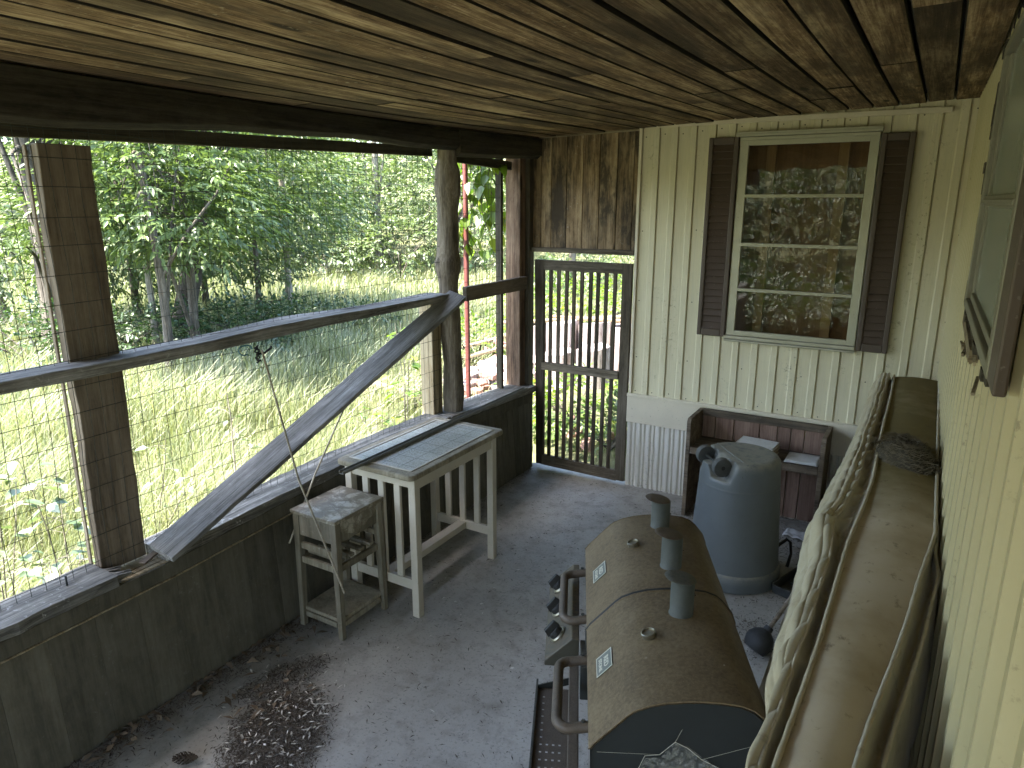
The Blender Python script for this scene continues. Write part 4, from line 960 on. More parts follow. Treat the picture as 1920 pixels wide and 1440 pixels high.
# fire box, legs, shelf
mb = MB(); mb.prism([(.012, .735), (.012, .66), (.06, .56), (.14, .50), (.31, .50), (.39, .56), (.442, .66), (.442, .735)], lambda p, q, t: (p, t, q), .012, 1.016); gp(mb.build('firebox', M['blackmetal'], bevel=.004))
for s, t in ((.05, .03), (.05, 1.0), (.40, .03), (.40, 1.0)):
    mb = MB(); mb.bar((s, t, 0), (s, t, .60), .032, .032, (0, 1, 0)); gp(mb.build('leg', M['blackmetal'], bevel=.003))
mb = MB()
for k in range(9): mb.bar((.07 + k * .038, .03, .17), (.07 + k * .038, 1.0, .17), .008, .008)
for t in (.03, .5, 1.0): mb.bar((.05, t, .16), (.40, t, .16), .014, .012)
gp(mb.build('lower_rack', M['blackmetal']))
mb = MB(); mb.box(-.052, -.25, .672, -.022, 1.02, .690); gp(mb.build('front_rail', M['handle'], bevel=.003))
mb = MB(); mb.box(-.018, .40, .62, .010, .54, .735); gp(mb.build('bracket', M['blackmetal'], bevel=.003))
# control panel with knobs
mb = MB(); mb.prism([(-.022, .752), (-.045, .752), (-.132, .668), (-.132, .650), (-.022, .650)], lambda p, q, t: (p, t, q), .515, .995); cp = gp(mb.build('control_panel', M['panel'], bevel=.003))
cp['label'] = 'rusty sloping control panel'
nk = V(-.70, 0, .72).normalized()
for t in (.900, .742, .598):
    Mx = Matrix.Translation((-.090, t, .7095)) @ nk.to_track_quat('Z', 'X').to_matrix().to_4x4()
    mb = MB(); mb.lathe([(.031, 0), (.031, .004), (.028, .007), (.024, .008)], 28, Mx, .3); kb = mb.build('knob', M['chrome'], cp, smooth=40)
    mb = MB(); mb.lathe([(.024, .006), (.0235, .022), (.021, .026), (.0, .026)], 24, Mx, .3); ms = Mx @ Matrix.Rotation(R(20), 4, 'Z')
    vs = [ms @ V(x, y, z) for z, e in ((.022, 1), (.046, .82)) for x, y in ((-.027 * e, -.011 * e), (.027 * e, -.011 * e), (.027 * e, .011 * e), (-.027 * e, .011 * e))]
    mb.add(vs, [(3, 2, 1, 0), (4, 5, 6, 7), (0, 1, 5, 4), (1, 2, 6, 5), (2, 3, 7, 6), (3, 0, 4, 7)], .3); mb.build('grip', M['rubber'], kb, bevel=.002, smooth=40)
# perforated drop-down tray at the near half: real holes
mb = MB(); s0, s1, t0, t1, zt = -.150, -.035, -.28, .470, .600
holes = []
for k in range(24):
    for j, s in enumerate((-.128, -.110, -.092, -.074)):
        t = .43 - k * .0285
        if j == 0 or k > 6: holes.append((s, t))
cs = sorted({s0, s1} | {h[0] + d for h in holes for d in (-.0032, .0032)}); ct = sorted({t0, t1} | {h[1] + d for h in holes for d in (-.0032, .0032)})
hs = {(round(h[0], 4), round(h[1], 4)) for h in holes}
vi = {}; vs = []; fs = []
def vid(a, b):
    k = (round(a, 5), round(b, 5))
    if k not in vi: vi[k] = len(vs); vs.append((a, b, zt))
    return vi[k]
for a0, a1 in zip(cs, cs[1:]):
    for b0, b1 in zip(ct, ct[1:]):
        if (round((a0 + a1) / 2, 4), round((b0 + b1) / 2, 4)) in hs: continue
        fs.append((vid(a0, b0), vid(a1, b0), vid(a1, b1), vid(a0, b1)))
mb.add(vs, fs, .2); o = gp(mb.build('perforated_tray', M['handle'])); sm = o.modifiers.new('thick', 'SOLIDIFY'); sm.thickness = .0012
mb = MB(); mb.bar((s0 - .002, t0, zt - .004), (s0 - .002, t1 + .03, zt - .004), .006, .03, (0, 0, 1)); mb.bar((s0, t1, zt - .002), (s1, t1 + .05, zt - .002), .004, .025, (0, 0, 1)); gp(mb.build('tray_lip', M['blackmetal']))

# ------------------------------------------------------------------ pillow-top mattress standing on edge against the ribbed wall
mt = empty('mattress', (-.1, 2.4, 0), 0, 'stained cream quilted pillow-top mattress standing on its edge against the ribbed wall', 'mattress'); root = mt; bpy.context.view_layer.update()
MY0, MY1 = .35, 4.45
def sm_(a, b, x): x = max(0, min(1, (x - a) / (b - a))); return x * x * (3 - 2 * x)
xl = lambda y: lerp([(.3, -.130), (1.1, -.121), (1.5, -.112), (2.07, -.104), (2.36, -.092), (2.6, -.086), (3.4, -.097), (4.6, -.109)], y) + .002 * math.sin(y * 5.3)                      # left edge of the border band
xr = lambda y: lerp([(0, -.06), (.8, -.035), (1.17, -.010), (1.27, -.001), (1.385, .011), (1.526, .028), (1.73, .050), (1.93, .066), (2.25, .100), (4.6, .102)], y)
zt_ = lambda y: 1.150 + .006 * math.sin(y * 3) - .02 * sm_(4.0, 4.45, y)
def band(u, v):
    y = MY0 + u * (MY1 - MY0); a, b = xl(y), xr(y); x = a + (b - a) * v
    z = zt_(y) + .012 * math.sin(math.pi * v) + .0025 * math.sin(y * 5 + v * 3)
    return (x, y, z)
mb = MB(); mb.grid(260, 24, band, 0)
atw(mb.build('border', M['band'], smooth=80))
# end faces of the border
mb = MB()
mb.prism([(-.122, zt_(MY1)), (.10, zt_(MY1)), (.085, .9), (.0, .3), (-.08, .02), (-.33, .02), (-.25, .6)], lambda p, q, t: (p, t, q), MY1 - .03, MY1 + .004, 0)
atw(mb.build('end_border', M['band'], bevel=.006))
def cordline(fx, fz, y0, y1, r, name='piping', n=160):
    mb = MB(); pts = []; rad = []
    for i in range(n):
        y = y0 + (y1 - y0) * i / (n - 1); pts.append((fx(y), y, fz(y) + .0015 * math.sin(i * 2.1))); rad.append(r * (1 + .10 * math.sin(i * 1.9)))
    mb.tube(pts, rad, 8, .4); return atw(mb.build(name, M['cord'], smooth=70))
cordline(lambda y: xl(y) - .004, lambda y: zt_(y) + .005, MY0, MY1, .0056)
cordline(lambda y: xr(y) + .003, lambda y: zt_(y) + .005, MY0, MY1, .0056)
# left pillow top: gutter, own piping, then quilted face running down to the floor. It slumps nearer than y = 2.2
slump = lambda y: 1 - sm_(2.10, 2.34, y)
FOLD = lambda y: math.exp(-((y - 2.24) / .08) ** 2)
def pp(y):      # pillow piping position
    return (lerp([(.3, -.165), (1.3, -.160), (1.7, -.155), (2.05, -.152), (2.25, -.166), (2.40, -.150), (2.6, -.136), (4.6, -.139)], y) + .0015 * math.sin(y * 19), lerp([(.3, 1.06), (1.4, 1.075), (2.0, 1.095), (2.22, 1.125), (2.40, 1.135), (4.6, 1.142)], y))
def gutter(u, v):
    y = MY0 + u * (MY1 - MY0); a = xl(y) - .006; b, zb = pp(y); x = a + (b - a) * v
    wr = .008 * math.sin(y * 27 + v * 3) + .006 * math.sin(y * 61 + v * 7) + .004 * math.sin(y * 13)
    z = zt_(y) * (1 - v) + zb * v - (.030 + .045 * slump(y)) * math.sin(math.pi * v) + wr * math.sin(math.pi * v)
    return (x + wr * .4 * math.sin(math.pi * v), y, z)
mb = MB(); mb.grid(400, 16, gutter, 0); atw(mb.build('gusset', M['quilt'], smooth=80))
cordline(lambda y: pp(y)[0], lambda y: pp(y)[1] + .004, MY0, MY1, .005)
def face_ctrl(y):
    px_, pz_ = pp(y); k = sm_(1.62, 2.15, y)
    xs = lerp([(.3, -.166), (1.30, -.168), (1.44, -.188), (1.56, -.208), (1.9, -.216), (2.1, -.228), (2.35, -.236), (2.7, -.226), (3.0, -.212), (3.4, -.203), (4.6, -.212)], y)
    zc = pz_ - lerp([(1.0, .050), (2.2, .085), (2.7, .085), (4.6, .085)], y)
    m = lambda a, b: a + (b - a) * k
    return [(px_, pz_), (px_ - .018, pz_ + .004), (px_ * .45 + xs * .55, pz_ - .010), (xs, zc), (m(-.152, xs - .020), .87), (m(-.145, -.315), .5), (m(-.145, -.372), .22), (m(-.145, -.405), .005)]
def cr(p, t):
    n = len(p) - 1; i = min(n - 1, int(t * n)); f = t * n - i
    q = [p[max(0, i - 1)], p[i], p[i + 1], p[min(n, i + 2)]]
    return [.5 * (2 * q[1][k] + (q[2][k] - q[0][k]) * f + (2 * q[0][k] - 5 * q[1][k] + 4 * q[2][k] - q[3][k]) * f * f + (3 * q[1][k] - q[0][k] - 3 * q[2][k] + q[3][k]) * f ** 3) for k in (0, 1)]
def quilt_h(y, s):
    """overlapping leaf-like puffs, quilted as a braid"""
    big = 1.5 if y < 2.26 else 1.0
    b = s / (.042 * big) + .10 * math.sin(y * 11.0); k = math.floor(b)
    a = y / (.115 * big) + (.5 if k % 2 else 0) + .35 * (b - k)
    fy = a % 1.0; fs_ = b - k
    h = (math.sin(math.pi * fs_) ** .5) * (max(0, 1 - abs(2 * fy - 1) ** 2.5)) ** .5
    return h * (.45 + .55 * fy)
NU, NV_ = 700, 120
def face(u, v):
    y = MY0 + u * (MY1 - MY0); c = face_ctrl(y); t = v ** 1.25
    x, z = cr(c, t); x2, z2 = cr(c, min(1, t + .01)); x1, z1 = cr(c, max(0, t - .01))
    tx, tz = x2 - x1, z2 - z1; l = math.hypot(tx, tz) or 1; nx, nz = tz / l, -tx / l
    sarc = t * (.16 if t < .43 else .16) / .43 if t < .43 else .16 + (t - .43) * 1.55
    amp = (.017 - .004 * slump(y)) * min(1, v * 14) * (.35 + .65 * sm_(1.40, 1.9, y) if t > .5 else 1)
    q = quilt_h(y, sarc) * amp + FOLD(y) * .016 * math.sin(math.pi * min(1, t * 2.0)) + .005 * math.sin(y * 31 + v * 11) * slump(y) * math.sin(math.pi * min(1, t * 2))
    return (x + nx * q, y, max(.004, z + nz * q))
mb = MB(); mb.grid(NU, NV_, face, 0); atw(mb.build('quilted_face', M['quilt'], smooth=80))
# right pillow top against the wall, squeezed out in the near half
def pr_(y):
    s = 1 - sm_(2.0, 2.25, y); return (xr(y) + .010 + .030 * s, zt_(y) - .028)
def gut2(u, v):
    y = MY0 + u * (2.4 - MY0); a = xr(y) + .006; b, zb = pr_(y)
    return (a + (b - a) * v, y, zt_(y) * (1 - v) + zb * v - .05 * math.sin(math.pi * v) + .006 * math.sin(y * 21) * math.sin(math.pi * v))
mb = MB(); mb.grid(120, 10, gut2, 0); atw(mb.build('gusset', M['quilt'], smooth=80))
cordline(lambda y: pr_(y)[0], lambda y: pr_(y)[1] + .004, MY0, 2.4, .005)
def face2(u, v):
    y = MY0 + u * (MY1 - MY0); a, z = pr_(y); s = 1 - sm_(2.0, 2.25, y)
    x = a + .020 * s * math.sin(math.pi * min(1, v * 2.5)) - .20 * v * sm_(0, 1, v)
    q = quilt_h(y, v * 1.1) * .007
    return (min(x + q, wx(y) - .024), y, z - 1.11 * v)
mb = MB(); mb.grid(300, 40, face2, 0); atw(mb.build('quilted_face', M['quilt'], smooth=80))
# dark gap filler behind: debris between mattress and wall
nest = empty('bird_nest', (-.0, 2.92, 1.165), 0, 'clump of dry grass nest sitting on the upper edge of the mattress', 'nest'); root = nest; bpy.context.view_layer.update()
mb = MB()
def nb(u, v):
    a = 2 * math.pi * v; e = u
    r = (1 - .22 * random.random()) ; x = .0 + .105 * e * math.cos(a); y = 2.92 + .17 * e * math.sin(a) - x * .55
    return (x, y, 1.158 + .078 * (1 - e * e) * (1 - .45 * math.exp(-(e / .35) ** 2)) + .004 * random.random())
mb.grid(16, 44, nb, 0, closed_v=True); atw(mb.build('mound', M['nest']))
mb = MB()
for i in range(900):
    e = math.sqrt(random.random()) * 1.08; a = random.random() * 6.283; x = .105 * e * math.cos(a); y = 2.92 + .17 * e * math.sin(a) - x * .55
    z = 1.160 + .080 * max(0, 1 - e * e) * (1 - .45 * math.exp(-(e / .35) ** 2)) + random.random() * .007
    l = random.uniform(.012, .045); b = a + 1.57 + random.gauss(0, .7); dz = random.uniform(-.004, .010)
    mb.tube([(x, y, z), (x + l * .5 * math.cos(b), y + l * .5 * math.sin(b), z + dz + .002), (x + l * math.cos(b + .3), y + l * math.sin(b + .3), z + dz * .5)], .0009, 3, cap=False)
tag(atw(mb.build('straw', M['neststraw'])), kind='stuff')

# ------------------------------------------------------------------ debris on the floor
def bits(name, mat, pts, lmin, lmax, wmin, wmax, curl=.3):
    n = len(pts); P0 = np.array(pts); a = RNG.uniform(0, 2 * math.pi, n); l = RNG.uniform(lmin, lmax, n); w_ = RNG.uniform(wmin, wmax, n)
    d = np.stack([np.cos(a), np.sin(a), RNG.normal(0, .12, n)], 1); sd = np.stack([-np.sin(a), np.cos(a), RNG.normal(0, .3, n)], 1)
    up = np.array([0, 0, 1.0]); h = (RNG.random(n) * curl)[:, None] * l[:, None]
    v0 = P0 - d * l[:, None] / 2; v1 = P0 - sd * w_[:, None] / 2 + up * h * .5; v2 = P0 + d * l[:, None] / 2; v3 = P0 + sd * w_[:, None] / 2 + up * h * .5
    vs = np.stack([v0, v1, v2, v3], 1).reshape(-1, 3); vs[:, 2] = np.maximum(vs[:, 2], .001)
    return np_mesh(name, vs, np.arange(n * 4).reshape(-1, 4), mat, np.repeat(RNG.random(n), 4))
def patch(cx, cy, sx, sy, n, rot=0.0, zmax=.012):
    r = np.sqrt(RNG.random(n)) * (1 + RNG.normal(0, .16, n)); a = RNG.uniform(0, 2 * math.pi, n); x = r * np.cos(a) * sx; y = r * np.sin(a) * sy
    c, s = math.cos(rot), math.sin(rot); return np.stack([cx + x * c - y * s, cy + x * s + y * c, .003 + RNG.random(n) * zmax * np.clip(1.2 - r, .1, 1)], 1)
def along_wall(n, y0, y1, wd): 
    y = RNG.uniform(y0, y1, n); return np.stack([-2.605 + np.abs(RNG.normal(0, wd, n)), y, .002 + RNG.random(n) * .012], 1)
big = patch(-2.06, 1.60, .20, .27, 5200, .5, .016)
p1 = np.concatenate([big, patch(-2.30, 1.86, .09, .22, 1100, -.3), along_wall(2600, .6, 2.6, .07), along_wall(500, 2.6, 4.7, .04), patch(-.72, 4.35, .35, .28, 700), patch(-.52, 3.28, .14, .2, 380), patch(-1.2, 4.5, .15, .12, 120), np.stack([RNG.uniform(-2.5, -.9, 420), RNG.uniform(1.0, 4.7, 420), np.full(420, .002)], 1), np.stack([RNG.uniform(-2.5, -.5, 1500), RNG.uniform(.9, 4.7, 1500), np.full(1500, .0015)], 1), patch(-.62, 3.7, .3, .2, 250)])
big2 = patch(-1.98, 1.52, .27, .16, 1600, -.7, .012); p1 = np.concatenate([p1, big2]); p1 = p1[(p1[:, 0] > -2.605)]
tag(bits('leaf_litter', M['litter'], p1, .006, .034, .0012, .006), 'dark heap of leaf litter and twigs swept on the floor', kind='stuff')
p2 = np.concatenate([patch(-2.06, 1.60, .20, .26, 150, .5, .03), patch(-2.2, 1.8, .25, .3, 45), np.stack([RNG.uniform(-2.4, -1.0, 26), RNG.uniform(1.2, 3.4, 26), np.full(26, .003)], 1)])
p2[:, 2] += .010
tag(bits('seed_husks', M['seeds'], p2, .014, .036, .004, .008, .25), 'pale husks scattered over the litter', kind='stuff')
p3 = np.concatenate([along_wall(90, .8, 2.3, .09), patch(-2.25, 1.75, .18, .28, 22)]); p3[:, 2] += .006
tag(bits('dry_leaves', M['dryleaf'], p3, .035, .075, .014, .026, .6), 'curled dry leaves along the foot of the half wall', kind='stuff')
pc = empty('pine_cone', (-2.235, 1.318, .022), R(35), 'brown pine cone lying on the floor by the litter heap', 'pine cone')
mb = MB()
for i in range(11):
    u = i / 10; r = .023 * math.sin(math.pi * (.12 + .80 * u)) ** .8; z = -.042 + u * .084
    for k in range(8):
        a = k * math.pi / 4 + i * .39; c, s = math.cos(a), math.sin(a)
        mb.add([(z, .4 * r * c, .4 * r * s), (z - .006, r * c - .005 * s, r * s + .005 * c), (z - .010, r * 1.05 * c, r * 1.05 * s), (z - .006, r * c + .005 * s, r * s - .005 * c)], [(0, 1, 2, 3)], random.random())
mb.lathe([(0, -.042), (.012, -.03), (.014, 0), (.010, .03), (0, .045)], 10, Matrix.Rotation(R(90), 4, 'Y'), .5)
mb.build('scales', M['cone'], pc)

# ------------------------------------------------------------------ outdoors
def polar(az, r): return -r * math.sin(R(az)), r * math.cos(R(az))
def gz(x, y):
    x = np.asarray(x, float); y = np.asarray(y, float); r = np.hypot(x, y)
    return -.30 + .05 * np.sin(x * .7 + 1) * np.sin(y * .6) - .02 * np.sin(x * 2.1) + np.clip(r - 24, 0, 80) * .11 + np.where((x > -2.9) & (y < 5.3), -.06, 0.0)
g = 150; ux = np.linspace(-1, 1, g); sq = lambda u: np.sign(u) * (np.abs(u) * 25 + np.abs(u) ** 4 * 95)
X, Y = np.meshgrid(sq(ux) - 4, sq(ux) + 4, indexing='ij'); vs = np.stack([X, Y, gz(X, Y)], -1).reshape(-1, 3)
ii, jj = np.meshgrid(np.arange(g - 1), np.arange(g - 1), indexing='ij'); k0 = (ii * g + jj).ravel()
o = np_mesh('ground', vs, np.stack([k0, k0 + g, k0 + g + 1, k0 + 1], 1), M['ground'], np.zeros(len(vs))); tag(o, kind='structure'); o.data.shade_smooth()

def unit(a): return a / np.maximum(1e-9, np.linalg.norm(a, axis=-1, keepdims=True))
def leaves(name, pos, d, nrm, size, mat, parent=None, wid=.42, rnd=None, fold=.16):
    """pointed leaves of six corners, folded along the rib"""
    n = len(pos); d = unit(d); s = unit(np.cross(nrm, d)); nn = np.cross(d, s); L = size[:, None]
    up = nn * fold * wid * L; droop = -np.array([0, 0, 1.0]) * .10 * L
    b = pos; t = pos + d * L + droop
    q = lambda a, sg, w_: pos + d * a * L + s * sg * w_ * L + up * w_ / wid * 1.4
    vs = np.stack([b, q(.30, 1, wid * .92 / 2 * 1.05), q(.66, 1, wid * .66 / 2), t, q(.66, -1, wid * .66 / 2), q(.30, -1, wid * .92 / 2 * 1.05)], 1).reshape(-1, 3)
    k = np.arange(n)[:, None] * 6
    fs = np.concatenate([k + np.array([0, 1, 2, 3]), k + np.array([0, 3, 4, 5])], 0)
    return np_mesh(name, vs, fs, mat, np.repeat(RNG.random(n) if rnd is None else rnd, 6), parent)
def spray_leaves(centers, out, K, L, size, wob=.5):
    """twigs with K leaves each: arrays for leaves()"""
    m = len(centers); ax = unit(out + RNG.normal(0, .45, (m, 3)) * np.array([1, 1, .55])); ax[:, 2] -= .18; ax = unit(ax)
    up = unit(np.array([0, 0, 1.0]) + RNG.normal(0, .28, (m, 3))); sd = unit(np.cross(up, ax))
    P, D, N_, Z, Q = [], [], [], [], []; sh = RNG.random(m)
    for k in range(K):
        t = (k + .4) / K; sg = -1 if k % 2 else 1
        P.append(centers + ax * (L[:, None] * t)); dd = ax * (.55 + .5 * t) + sd * (sg * (1 - t * .75)) + RNG.normal(0, .22, (m, 3)); dd[:, 2] -= .20
        D.append(dd); N_.append(unit(up + RNG.normal(0, .30, (m, 3)))); Z.append(size * RNG.uniform(.7, 1.15, m)); Q.append(np.clip(sh * .7 + RNG.random(m) * .3, 0, 1))
    return np.concatenate(P), np.concatenate(D), np.concatenate(N_), np.concatenate(Z), np.concatenate(Q)
def ball(n, c, r, shell=.6):
    d = unit(RNG.normal(0, 1, (n, 3))); q = RNG.random(n) ** (1 / 3) * (1 - shell) + shell * RNG.uniform(.75, 1.0, n)
    return np.array(c) + d * q[:, None] * np.array(r), d
def tree(label, az, r, H, rad, crowns, lsize, K=9, mat='leaf', bark='bark', lean=(0, 0), group=None, cat='tree', name='tree', spray=.42, limbs=7):
    x, y = polar(az, r); z = float(gz(x, y)); rt = empty(name, (x, y, z), 0, label, cat, group)
    mb = MB(); n = 12; pts = []; rr = []
    for i in range(n):
        u = i / (n - 1); pts.append((lean[0] * H * u + .05 * H * .2 * math.sin(u * 5 + az), lean[1] * H * u + .03 * math.sin(u * 7), u * H)); rr.append(rad * (1.28 - .28 * min(1, u * 9)) * (1 - .7 * u))
    mb.tube(pts, rr, 12, .5, wob=.16)
    for c, rc, _ in crowns:
        for q in range(limbs):
            t = random.uniform(.15, .85); i = min(n - 2, int(t * n)); p0 = V(pts[i]); e = V(c) + V(*[random.uniform(-.75, .75) * w_ for w_ in rc])
            if (e - p0).length < .3: continue
            m_ = (p0 + e) / 2 + V(random.uniform(-.2, .2), random.uniform(-.2, .2), .15 * (e - p0).length)
            rl = min(rr[i] * .5, .05); mb.tube([p0, (p0 + m_) / 2 + V(0, 0, .06), m_, e], [rl, rl * .75, rl * .5, rl * .16], 6, .5)
    mb.build('trunk', M[bark], rt, smooth=70)
    A = [[], [], [], [], []]
    for c, rc, ns in crowns:
        cc, dd = ball(ns, c, rc); dd = dd * np.array([1, 1, .35])
        for a, b in zip(A, spray_leaves(cc, dd, K, np.full(ns, spray) * RNG.uniform(.7, 1.2, ns), lsize)): a.append(b)
    P, D, N_, Z, Q = [np.concatenate(a) for a in A]
    leaves('crown', P, D, N_, Z, M[mat], rt, .43, Q)
    return rt
NG = 'trees at the edge of the meadow'
tree('tall grey-barked tree at the far left edge of the screened view', 63.9, 13.2, 8.5, .19, [((.3, .3, 4.6), (1.6, 1.6, 1.0), 270), ((0, 0, 6.2), (2.6, 2.6, 2.0), 405), ((1.3, -.5, 2.1), (.8, .8, .5), 110)], .112, group=NG)
tree('creeper-covered trunk just right of the tall grey tree at the left', 62.6, 13.9, 8.0, .17, [((0, 0, 2.6), (.45, .45, 1.8), 229), ((.6, .3, 5.8), (2.2, 2.2, 1.8), 351)], .105, group=NG)
tree('dark leaning tree trunk under big drooping leaves near the middle of the mesh', 56.2, 13.2, 6.5, .185, [((.8, .5, 2.75), (2.3, 2.0, .95), 567), ((1.2, .8, 5.0), (2.5, 2.5, 1.7), 405)], .112, lean=(.15, .17), group=NG, bark='barkdark')
tree('thin straight sapling with a pale stem left of the leaning dark tree', 57.9, 11.9, 5.0, .055, [((.2, .1, 2.4), (1.1, 1.1, .8), 229), ((0, 0, 4.2), (1.2, 1.2, 1.0), 148)], .12, bark='barkpale', group=NG)
tree('bushy maple with large bright leaves filling the middle of the left bay', 55.0, 10.9, 5.5, .07, [((0, 0, 2.35), (1.4, 1.3, .7), 440), ((-.2, .4, 3.6), (1.9, 1.9, 1.0), 445)], .112, group=NG)
tree('leafy tree whose low boughs hang just right of the wide board post', 57.2, 9.6, 5.5, .06, [((.2, .1, 2.5), (1.05, 1.05, .75), 330), ((0, 0, 4.2), (1.6, 1.6, 1.0), 243)], .12, group=NG)
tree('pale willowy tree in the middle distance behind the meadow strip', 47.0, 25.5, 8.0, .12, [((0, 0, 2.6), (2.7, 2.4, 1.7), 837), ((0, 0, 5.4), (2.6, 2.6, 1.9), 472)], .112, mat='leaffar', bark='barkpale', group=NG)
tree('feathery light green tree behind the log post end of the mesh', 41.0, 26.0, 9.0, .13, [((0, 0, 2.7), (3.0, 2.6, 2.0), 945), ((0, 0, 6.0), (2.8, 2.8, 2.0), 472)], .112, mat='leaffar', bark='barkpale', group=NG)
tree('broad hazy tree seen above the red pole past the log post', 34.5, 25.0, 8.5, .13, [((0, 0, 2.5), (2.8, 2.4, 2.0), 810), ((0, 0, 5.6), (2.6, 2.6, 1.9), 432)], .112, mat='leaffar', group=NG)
tree('bright round tree seen through the upper bars of the screen door', 26.0, 19.0, 7.0, .11, [((0, 0, 2.0), (2.8, 2.3, 1.9), 702), ((0, 0, 4.6), (2.3, 2.3, 1.7), 351)], .112, mat='leaffar', group=NG)
tree('low spreading tree filling the gap right of the leaning dark tree', 50.5, 14.6, 5.5, .06, [((0, 0, 2.1), (1.9, 1.6, 1.15), 620), ((0, .2, 4.0), (1.7, 1.7, 1.0), 260)], .105, mat='leaffar', group=NG)
tree('pale-leaved tree whose boughs reach toward the middle of the mesh', 48.0, 16.5, 6.5, .08, [((0, 0, 2.6), (2.0, 1.8, 1.2), 600), ((0, 0, 4.8), (1.9, 1.9, 1.2), 260)], .115, mat='leaffar', bark='barkpale', group=NG)
tree('dense young tree behind the thin straight sapling', 58.8, 15.2, 6.0, .07, [((0, 0, 1.9), (1.9, 1.7, 1.4), 640), ((0, 0, 4.2), (1.8, 1.8, 1.2), 280)], .11, group=NG)
tree('leafy tree behind the tall grey-barked tree at the left edge', 66.5, 15.5, 6.0, .07, [((0, 0, 2.0), (2.0, 1.8, 1.4), 560), ((0, 0, 4.4), (1.8, 1.8, 1.2), 260)], .11, mat='leaffar', group=NG)
tree('dense young tree behind the leaning dark trunk', 54.0, 16.5, 6.0, .07, [((0, 0, 1.8), (2.0, 1.8, 1.35), 620), ((0, 0, 4.2), (1.9, 1.9, 1.2), 280)], .11, mat='leaffar', group=NG)
def bush(label, az, r, rx, h, n, lsize=.09, mat='leafdark'):
    x, y = polar(az, r); z = float(gz(x, y)); rt = empty('bush', (x, y, z), 0, label, 'bush', 'bushes along the meadow')
    mb = MB()
    for k in range(9):
        a = random.random() * 6.28; mb.tube([(0, 0, 0), (.3 * rx * math.cos(a), .3 * rx * math.sin(a), h * .45), (.75 * rx * math.cos(a), .75 * rx * math.sin(a), h * .8)], [.016, .011, .004], 5)
    mb.build('stems', M['bark'], rt)
    cc, dd = ball(n, (0, 0, h * .52), (rx, rx * .9, h * .5), .45)
    cc[:, 2] = np.maximum(cc[:, 2], .05); P, D, N_, Z, Q = spray_leaves(cc, dd, 6, np.full(n, .26) * RNG.uniform(.7, 1.3, n), lsize); leaves('foliage', P, D, N_, Z, M[mat], rt, .5, Q)
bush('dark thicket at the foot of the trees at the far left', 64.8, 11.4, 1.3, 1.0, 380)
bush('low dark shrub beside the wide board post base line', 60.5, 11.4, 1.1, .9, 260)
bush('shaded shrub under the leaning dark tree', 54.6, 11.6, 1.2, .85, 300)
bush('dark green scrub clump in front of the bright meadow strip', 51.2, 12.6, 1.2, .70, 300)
bush('leafy scrub in the middle in front of the bright meadow strip', 47.6, 13.4, 1.0, .55, 220)
bush('sparse low scrub near the log post in front of the meadow strip', 43.8, 13.6, .9, .45, 150)
bush('rounded hedge-like shrub on the far side of the meadow strip', 45.8, 23.5, 2.3, 2.0, 420, .13, 'leaffar')
bush('green shrub on the far side of the meadow behind the log post', 39.5, 23.0, 2.2, 1.9, 420, .13, 'leaffar')
bush('sunny weed clump behind the rubble beside the red pole', 33.6, 9.9, .45, .75, 110, .09, 'leafbright')
bush('bright undergrowth behind the log rounds outside the door', 24.2, 12.0, 1.6, 1.1, 330, .11, 'leafbright')
bush('green weeds growing along the foot of the log rounds', 25.6, 7.4, .75, .42, 190, .09, 'leafbright')
bush('weeds in the shade just outside the screen door', 22.3, 6.7, .6, .35, 130, .085, 'leaf')

# far woods as one mass, on every side the porch can see or reflect
C_, D_, Z_ = [], [], []
for k in range(230):
    if k < 175: az = random.uniform(2, 84); r = random.uniform(24, 44)
    else: az = random.choice([random.uniform(95, 215), random.uniform(110, 200)]); r = random.uniform(13, 24)
    x, y = polar(az, r); z = float(gz(x, y)); h = random.uniform(.6, 6.5); s = random.uniform(1.3, 2.6)
    m = 55; c, d = ball(m, (x, y, z + h), (s, s, s * .8), .55); c[:, 2] = np.maximum(c[:, 2], z + .1); C_.append(c); D_.append(d * np.array([1, 1, .4])); Z_.append(np.full(m, r * .0085 * random.uniform(.8, 1.25)))
C_ = np.concatenate(C_); D_ = np.concatenate(D_); Z_ = np.concatenate(Z_)
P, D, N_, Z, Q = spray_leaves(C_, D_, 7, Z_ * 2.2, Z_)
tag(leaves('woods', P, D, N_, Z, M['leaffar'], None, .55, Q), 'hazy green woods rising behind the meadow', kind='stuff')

C_, D_ = [], []  # unseen foliage added behind the camera to darken what the window panes reflect
for k in range(60):
    az = random.uniform(138, 178); r = random.uniform(10, 15); x, y = polar(az, r); z = float(gz(x, y)); h = random.uniform(.2, 4.2); q = random.uniform(.8, 1.5)
    c, d = ball(85, (x, y, z + h), (q, q, q * .8), .5); c[:, 2] = np.maximum(c[:, 2], z + .1); C_.append(c); D_.append(d * np.array([1, 1, .4]))
for k in range(70):
    az = random.uniform(136, 178); r = random.uniform(4.2, 10); x, y = polar(az, r); z = float(gz(x, y)); q = random.uniform(.45, .8)
    c, d = ball(60, (x, y, z + .35), (q, q, .5), .4); c[:, 2] = np.maximum(c[:, 2], z + .05); C_.append(c); D_.append(d * np.array([1, 1, .4]))
C_ = np.concatenate(C_); D_ = np.concatenate(D_); P, D, N_, Z, Q = spray_leaves(C_, D_, 7, np.full(len(C_), .35), .12)
tag(leaves('undergrowth', P, D, N_, Z, M['leafdark'], None, .5, Q), 'dense dark undergrowth added out of view beyond the open near end of the porch', kind='stuff')

